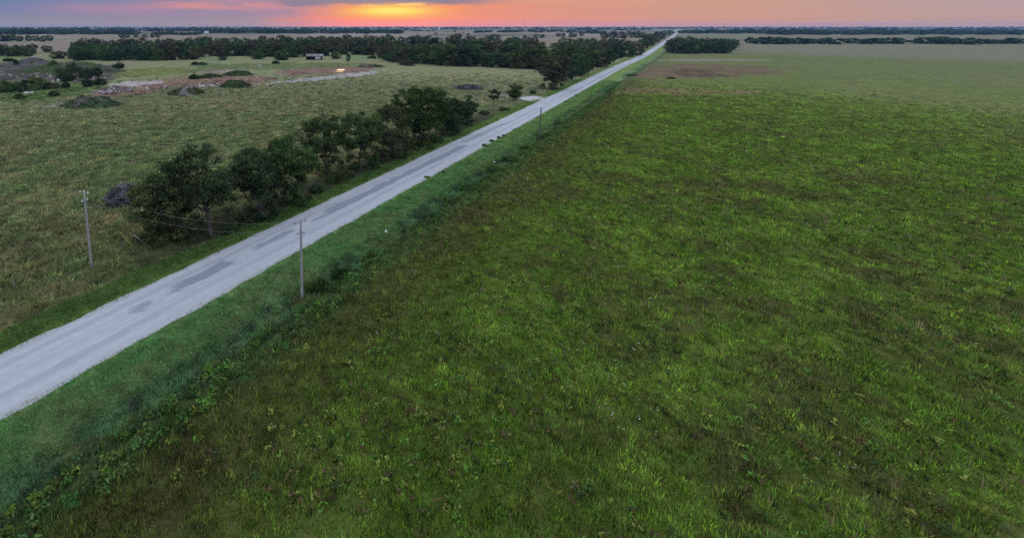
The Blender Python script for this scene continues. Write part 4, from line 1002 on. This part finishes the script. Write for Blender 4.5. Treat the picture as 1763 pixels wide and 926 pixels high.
# ------------------------------------------------------------------ tin shed
def shed():
    s = mpp(547, 103.5); x, y = g(546, 103.6)
    t = empty('tin_shed', (x, y, zat(x, y)), math.radians(10)); tag(t, 'old open fronted tin shed with pale metal walls and rusty roof', 'shed')
    L = 30*s*1.03; D = 7.0; hw = 3.3; hr = 5.0; x0, x1 = -18*s, 11*s      # along x; front at y=0
    mb = MB()
    for (a, b) in (((x0-.4, -.5, hw-.1), (x1+.4, D/2, hr)), ((x0-.4, D+.5, hw-.1), (x1+.4, D/2, hr))):
        n = 60; xs = np.linspace(a[0], b[0], n)
        V = []
        for q in xs: V += [(q, a[1], a[2] + (.04 if int(q*4) % 2 else 0)), (q, b[1], b[2] + (.04 if int(q*4) % 2 else 0))]
        V2 = [(p[0], p[1], p[2]-.06) for p in V]; k = len(V)
        f = [(2*i, 2*i+2, 2*i+3, 2*i+1) for i in range(n-1)] + [(k+2*i, k+2*i+1, k+2*i+3, k+2*i+2) for i in range(n-1)] + [(2*i, k+2*i, k+2*i+2, 2*i+2) for i in range(n-1)]
        mb.add(V + V2, f4=f)
    mb.build('roof', M['roof'], t)
    xm = x0 + (x1-x0)*.50                     # open bays left of xm
    def wall(nm, c, size, mat): m_ = MB(); m_.box(c, size); return m_.build(nm, M[mat], t)
    wall('wall', ((xm+x1-3.4)/2, .05, hw/2-.05), (x1-3.4-xm, .1, hw-.1), 'tin')
    wall('wall', (x1-3.1, .02, hw/2-.05), (.55, .14, hw-.1), 'white')
    wall('wall', (x1-.55, .05, hw/2-.05), (1.1, .1, hw-.1), 'tin')
    wall('back_wall', ((x0+x1)/2, D-.05, hw/2-.05), (x1-x0, .1, hw-.1), 'timber')
    wall('inner_wall', (xm+.05, D/2, hw/2-.05), (.1, D-.3, hw-.1), 'timber')
    wall('end_wall', (x0+.05, D/2, hw/2-.05), (.1, D-.3, hw-.1), 'timber')
    mb = MB(); mb.box((x1-.05, D/2, hw/2-.05), (.1, D-.3, hw-.1)); mb.add([(x1-.05, .1, hw-.1), (x1-.05, D-.1, hw-.1), (x1-.05, D/2, hr-.15), (x1-.1, .1, hw-.1), (x1-.1, D-.1, hw-.1), (x1-.1, D/2, hr-.15)], f3=[(0, 1, 2), (5, 4, 3)]); mb.build('gable_wall', M['tin'], t)
    mb = MB(); mb.box((x1-2.0, .03, hw+.25), (2.6, .12, .6)); mb.add([(x1-3.3, -.03, hw+.55), (x1-.7, -.03, hw+.55), (x1-2.0, -.03, hw+1.7), (x1-3.3, .09, hw+.55), (x1-.7, .09, hw+.55), (x1-2.0, .09, hw+1.7)], f3=[(0, 1, 2), (5, 4, 3)], f4=[(0, 3, 4, 1), (1, 4, 5, 2), (2, 5, 3, 0)]); mb.build('porch_gable', M['tin'], t)
    mb = MB(); mb.box((x1-1.95, .75, 1.45), (1.75, .06, 2.9)); mb.build('dark_doorway', M['timber'], t)  # dark panel set back in the open doorway, its colour standing in for interior shade
    for q in np.linspace(x0+.3, xm-.3, 4): m_ = MB(); m_.tube([(q, 0, -.2), (q, 0, hw-.12)], .11, 7); m_.build('support_post', M['timber'], t)
shed()
rubble('rubble', 'loose broken stone strewn over the red earth and scrubby bank', [(158,163),(175,153),(200,150),(225,150),(230,158),(205,162),(180,164)], 300, .3, 1.0, 5)
rubble('rubble', 'loose broken stone strewn over the red earth and scrubby bank', [(230,156),(300,146),(430,138),(440,145),(330,151),(250,160)], 130, .25, .8, 6)
rubble('rubble', 'loose broken stone strewn over the red earth and scrubby bank', [(0,136),(60,118),(190,122),(195,138),(100,144)], 300, .4, 1.2, 7)
# ------------------------------------------------------------------ far buildings and masts
def far_house(px, py, w, h, d, roofm, wallm, label, name='farm_building', cat='building', rz=0.):
    x, y = g(px, py); t = empty(name, (x, y, zat(x, y)), rz); tag(t, label, cat)
    mb = MB(); mb.box((0, 0, h/2), (w, d, h)); mb.build('wall', M[wallm], t)
    mb = MB(); e = .4; r_ = h + d*.28
    mb.add([(-w/2-e, -d/2-e, h-.1), (w/2+e, -d/2-e, h-.1), (w/2+e, d/2+e, h-.1), (-w/2-e, d/2+e, h-.1), (-w/2-e, 0, r_), (w/2+e, 0, r_)], f3=[(0, 4, 3), (1, 2, 5)], f4=[(0, 1, 5, 4), (2, 3, 4, 5), (0, 3, 2, 1)])
    mb.build('roof', M[roofm], t); return t
far_house(1165.5, 55.6, 22, 7, 12, 'tin', 'wall_white', 'white farm building beside the far end of the road')
far_house(1170.5, 56.4, 16, 5, 10, 'tin', 'wall_white', 'smaller white farm building right of the far end of the road')
far_house(179, 58.5, 30, 8, 12, 'wall_red', 'wall_red', 'small red roofed building under the far woods at left')
far_house(229, 54, 60, 7, 18, 'tin', 'wall_white', 'long white shed in the far woods below the water tower')
far_house(355.5, 58.5, 14, 7, 10, 'tin', 'wall_white', 'small white building on the far field left of the long far wood')
far_house(750, 59.5, 11, 4.6, 8, 'wall_red', 'wall_red', 'small red barn on the far straw field')
far_house(791, 60, 9, 4.5, 7, 'wall_red', 'wall_red', 'second red barn, partly hidden right of the small red barn')
x, y = g(756, 53.2); t = empty('silo', (x, y, 0)); tag(t, 'slim white silo far off above the tall wood', 'silo')
mb = MB(); mb.tube([(0, 0, 0), (0, 0, 17)], 4.2, 12); mb.build('silo_body', M['wall_white'], t, smooth=True); mb = MB(); mb.tube([(0, 0, 17), (0, 0, 18.5), (0, 0, 19.5)], [4.3, 2.5, .3], 12); mb.build('silo_cap', M['tin'], t)
def mast(px, top, Z, label):
    x = (px-PX0)/FPX*(Z/math.cos(TH)); hgt = H + (HY-top)/FPX*Z*1.0
    x = (px-PX0)/FPX*Z*1.0
    t = empty('radio_mast', (x, Z, 0)); tag(t, label, 'radio mast'); mb = MB()
    r = .6
    for k in range(3):
        a = k*2*PI/3; mb.tube([(math.cos(a)*r, math.sin(a)*r, 0), (math.cos(a)*r, math.sin(a)*r, hgt)], .14, 5)
    n = int(hgt/3.2)
    for i in range(n):
        for k in range(3):
            a = k*2*PI/3; b_ = (k+1)*2*PI/3; mb.tube([(math.cos(a)*r, math.sin(a)*r, i*3.2), (math.cos(b_)*r, math.sin(b_)*r, i*3.2+3.2)], .09, 4)
    mb.build('lattice', M['steel'], t)
    mb = MB(); mb.tube([(0, 0, hgt), (0, 0, hgt+4)], .25, 5); mb.build('aerial', M['steel'], t)
mast(538, 28, 2300, 'tall thin radio mast left of the sun glow on the horizon')
mast(898.5, 37, 2300, 'shorter thin radio mast on the horizon right of the sun glow')
Z = 5200; x = (209.5-PX0)/FPX*Z; t = empty('water_tower', (x, Z, 0)); tag(t, 'small dark water tower on the horizon at left', 'water tower')
mb = MB(); mb.tube([(0, 0, 23), (0, 0, 26), (0, 0, 30), (0, 0, 34), (0, 0, 36.5)], [2, 6.5, 8, 6.5, 1], 14); mb.build('tank', M['steel'], t, smooth=True)
for k in range(4):
    a = k*PI/2+.4; mb = MB(); mb.tube([(math.cos(a)*6, math.sin(a)*6, 0), (math.cos(a)*4.6, math.sin(a)*4.6, 26)], .5, 6); mb.build('leg', M['steel'], t)
# ------------------------------------------------------------------ sky, sun, air
w = bpy.data.worlds.new('World'); S.world = w; w.use_nodes = True; nt = w.node_tree
for n in list(nt.nodes): nt.nodes.remove(n)
LK = nt.links
class E:
    def __init__(s, o): s.o = o
    def __add__(s, b): return op('ADD', s, b)
    __radd__ = __add__
    def __sub__(s, b): return op('SUBTRACT', s, b)
    def __rsub__(s, b): return op('SUBTRACT', b, s)
    def __mul__(s, b): return op('MULTIPLY', s, b)
    __rmul__ = __mul__
    def __truediv__(s, b): return op('DIVIDE', s, b)
def op(k, a, b=None, c=None):
    n = nt.nodes.new('ShaderNodeMath'); n.operation = k
    for i, q in enumerate((a, b, c)):
        if q is None: continue
        if isinstance(q, E): LK.new(q.o, n.inputs[i])
        else: n.inputs[i].default_value = q
    return E(n.outputs[0])
def exp(a): return op('EXPONENT', a)
def ss(v, a, b):
    n = nt.nodes.new('ShaderNodeMapRange'); n.interpolation_type = 'SMOOTHSTEP'; LK.new(v.o, n.inputs[0]); n.inputs[1].default_value = a; n.inputs[2].default_value = b; return E(n.outputs[0])
def gauss(a, a0, sa, e, e0, se):
    u = (a-a0)*(1/sa); v = (e-e0)*(1/se); return exp((u*u + v*v)*-1.0)
tc = nt.nodes.new('ShaderNodeTexCoord'); sep = nt.nodes.new('ShaderNodeSeparateXYZ'); LK.new(tc.outputs['Generated'], sep.inputs[0])
X, Y, Zc = (E(o) for o in sep.outputs)
el = op('ARCSINE', Zc)*(180/PI); az = op('ARCTAN2', X, Y)*(180/PI)
def ramp(stops):
    n = nt.nodes.new('ShaderNodeValToRGB'); r = n.color_ramp; r.interpolation = 'B_SPLINE' if False else 'EASE'
    LK.new((az*(1/360)+.5).o, n.inputs[0])
    while len(r.elements) < len(stops): r.elements.new(.5)
    for e, (a, h) in zip(r.elements, stops): e.position = a/360+.5; e.color = (*lin(h), 1)
    return n.outputs[0]
low = ramp([(-180, '#66789a'), (-60, '#7c80a0'), (-37, '#84829f'), (-20, '#90859a'), (-12, '#9c8698'), (-7, '#c68688'), (-3, '#ea8676'), (2, '#ff8c6a'), (8, '#ff8e6c'), (14, '#e68a76'), (26, '#d28d82'), (37, '#c29084'), (55, '#ae9494'), (90, '#8288a6'), (180, '#66789a')])
mid = ramp([(-180, '#6a80a8'), (-60, '#64799e'), (-37, '#6c7b9f'), (-27, '#84819f'), (-15, '#8e849c'), (-8, '#a5859a'), (-3, '#e08a78'), (1, '#f88c58'), (6, '#fc9e4e'), (11, '#f6925e'), (16, '#e89070'), (26, '#d8947a'), (37, '#cb987f'), (55, '#b69a96'), (90, '#8d90ae'), (180, '#6a80a8')])
hi = ramp([(-180, '#7890ba'), (-60, '#6a80a6'), (-37, '#647c9e'), (-24, '#6f7d9e'), (-12, '#8a8099'), (-2, '#a88a94'), (6, '#c49488'), (14, '#cc9a84'), (26, '#d6a27c'), (37, '#d0a27c'), (60, '#b0a0a0'), (90, '#8f98b8'), (180, '#7890ba')])
def mix(f, a, b, clamp=True):
    n = nt.nodes.new('ShaderNodeMix'); n.data_type = 'RGBA'
    if isinstance(f, E): LK.new(f.o, n.inputs[0])
    else: n.inputs[0].default_value = f
    for q, i in ((a, 6), (b, 7)):
        if isinstance(q, tuple): n.inputs[i].default_value = (*q, 1)
        else: LK.new(q, n.inputs[i])
    return n.outputs[2]
def wn(sx, sy, oz, detail=4, rough=.55, scale=1.0):
    c = nt.nodes.new('ShaderNodeCombineXYZ'); LK.new((az*sx).o, c.inputs[0]); LK.new((el*sy).o, c.inputs[1]); c.inputs[2].default_value = oz
    n = nt.nodes.new('ShaderNodeTexNoise'); n.inputs['Scale'].default_value = scale; n.inputs['Detail'].default_value = detail; n.inputs['Roughness'].default_value = rough
    LK.new(c.outputs[0], n.inputs['Vector']); return E(n.outputs['Fac'])
nA = wn(.10, .9, 1.); nB = wn(.25, 2.2, 5., 5); nC = wn(.05, .5, 9.)
e2 = el + (nA-.5)*.5
lowb = nt.nodes.new('ShaderNodeVectorMath'); lowb.operation = 'MULTIPLY'; LK.new(low, lowb.inputs[0]); lowb.inputs[1].default_value = (1.34, 1.12, .74)
c = mix(ss(e2, .2, 1.7), lowb.outputs[0], mid)
lowc = nt.nodes.new('ShaderNodeVectorMath'); lowc.operation = 'MULTIPLY'; LK.new(c, lowc.inputs[0]); lowc.inputs[1].default_value = (1.3, 1.12, .82)
c = mix(ss(el, .55, .12), c, lowc.outputs[0]); c = mix(ss(e2, 1.9, 4.0), c, hi)
# pink streaks left of the glow
streak = gauss(az, -15., 9., el + (az+15)*-.016 + (nB-.5)*.9, 2.25, .55)*ss(nA, .25, .6)
c = mix(op('MINIMUM', streak*1.25, .95), c, lin('#d08c8c'))
streak2 = gauss(az, -26., 8., el + (nB-.5)*.9, 1.65, .5)*.55
c = mix(streak2, c, lin('#b2849a'))
# grey mauve cloud deck over the glow
edge = 2.50 + (nB-.5)*.7 + (nA-.5)*.5 + op('ABSOLUTE', az-5.)*.0
edge = edge - ss(az, -1., -6.)*.4 + ss(az, -6., -12.)*.9
edge = edge + (wn(.35, 3.2, 13., 4)-.5)*.7
dm = ss(el-edge, -.28, .38)*ss(az, -11., -6.5)*ss(az, 21., 12.)*ss(el, 7.5, 4.2)
c = mix(dm*.96, c, lin('#867b8d'))
upd = ss(nC, .45, .65)*ss(el, 2.2, 3.)*ss(az, -14., -26.)*.5
c = mix(upd, c, lin('#6c7c9c'))
# sun glow behind the cloud
gl = gauss(az, 5.2, 5.0, el, 1.65, .72)
c = mix(op('MINIMUM', gl*1.2, 1.), c, lin('#ffc650'))
gl2 = gauss(az, 5.2, 3.2, el, 1.75, .38)
c = mix(gl2*.9, c, lin('#fff06a'))
rim = gauss(az, 5.4, 4.2, el-edge, -.1, .1)*ss(nB, .42, .55)
c = mix(rim*.9, c, lin('#ffdc80'))
# bright break above the deck (what the pool reflects)
brk = gauss(az, -1., 7., el, 6.3, 1.6)
bn = nt.nodes.new('ShaderNodeVectorMath'); bn.operation = 'SCALE'; bn.inputs[0].default_value = (3.2, 2.0, .95); LK.new(brk.o, bn.inputs['Scale'])
ad = nt.nodes.new('ShaderNodeVectorMath'); ad.operation = 'ADD'; LK.new(c, ad.inputs[0]); LK.new(bn.outputs[0], ad.inputs[1]); c = ad.outputs[0]
# open sky overhead, bright bluish with thin high cloud
up = ss(el, 5., 24.)
ov = mix(ss(wn(.03, .06, 3., 5), .35, .65), OVER1, OVER2)
c = mix(up, c, ov)
c = mix(ss(el, 0., -2.), c, (.06, .07, .06))
bg1 = nt.nodes.new('ShaderNodeBackground'); LK.new(c, bg1.inputs[0]); bg1.inputs[1].default_value = 1.0
sky = nt.nodes.new('ShaderNodeTexSky'); sky.sky_type = 'NISHITA'; sky.sun_disc = False
SUN_EL, SUN_AZ = 1.7, 5.2
sky.sun_elevation = math.radians(SUN_EL); sky.sun_rotation = math.radians(SUN_AZ); sky.altitude = 200
vis = nt.nodes.new('ShaderNodeVectorMath'); vis.operation = 'SCALE'; LK.new(sky.outputs[0], vis.inputs[0]); LK.new(ss(el, 4., 20.).o, vis.inputs['Scale'])
bg2 = nt.nodes.new('ShaderNodeBackground'); LK.new(vis.outputs[0], bg2.inputs[0]); bg2.inputs[1].default_value = .1
add = nt.nodes.new('ShaderNodeAddShader'); LK.new(bg1.outputs[0], add.inputs[0]); LK.new(bg2.outputs[0], add.inputs[1])
wo = nt.nodes.new('ShaderNodeOutputWorld'); LK.new(add.outputs[0], wo.inputs['Surface'])
sl = bpy.data.lights.new('sun', 'SUN'); so_ = bpy.data.objects.new('sun', sl); COL.objects.link(so_)
sl.energy = SUN_E; sl.angle = math.radians(12); sl.color = (1.0, .55, .30)
so_.rotation_euler = (math.radians(90-SUN_EL-2), 0, math.radians(180-SUN_AZ)); so_.location = (300, 3000, 300)
# air
if HAZE > 0:
    mb = MB(); mb.box((0, 0, (84-3)/2), (25600, 25600, 84+3)); hz = mb.build('haze', [], colors=False)
    tag(hz, 'thin bluish evening haze over the plain', 'haze', kind='stuff')
    m, nt2, out = newmat('haze'); v = nt2.nodes.new('ShaderNodeVolumePrincipled'); v.inputs['Density'].default_value = HAZE; v.inputs['Color'].default_value = HAZE_C; v.inputs['Anisotropy'].default_value = 0
    nt2.links.new(v.outputs[0], out.inputs['Volume']); hz.data.materials.append(m)
# ------------------------------------------------------------------ render
v = S.view_settings; S.display_settings.display_device = 'sRGB'; v.view_transform = 'Standard'; v.look = 'None'; v.gamma = 1; v.use_curve_mapping = False; v.exposure = EXPO
S.render.engine = 'CYCLES'; cy = S.cycles
cy.max_bounces = 4; cy.diffuse_bounces = 2; cy.glossy_bounces = 2; cy.transmission_bounces = 3; cy.transparent_max_bounces = 4; cy.volume_bounces = 0
cy.use_denoising = DENOISE; cy.use_adaptive_sampling = True; cy.adaptive_threshold = .015
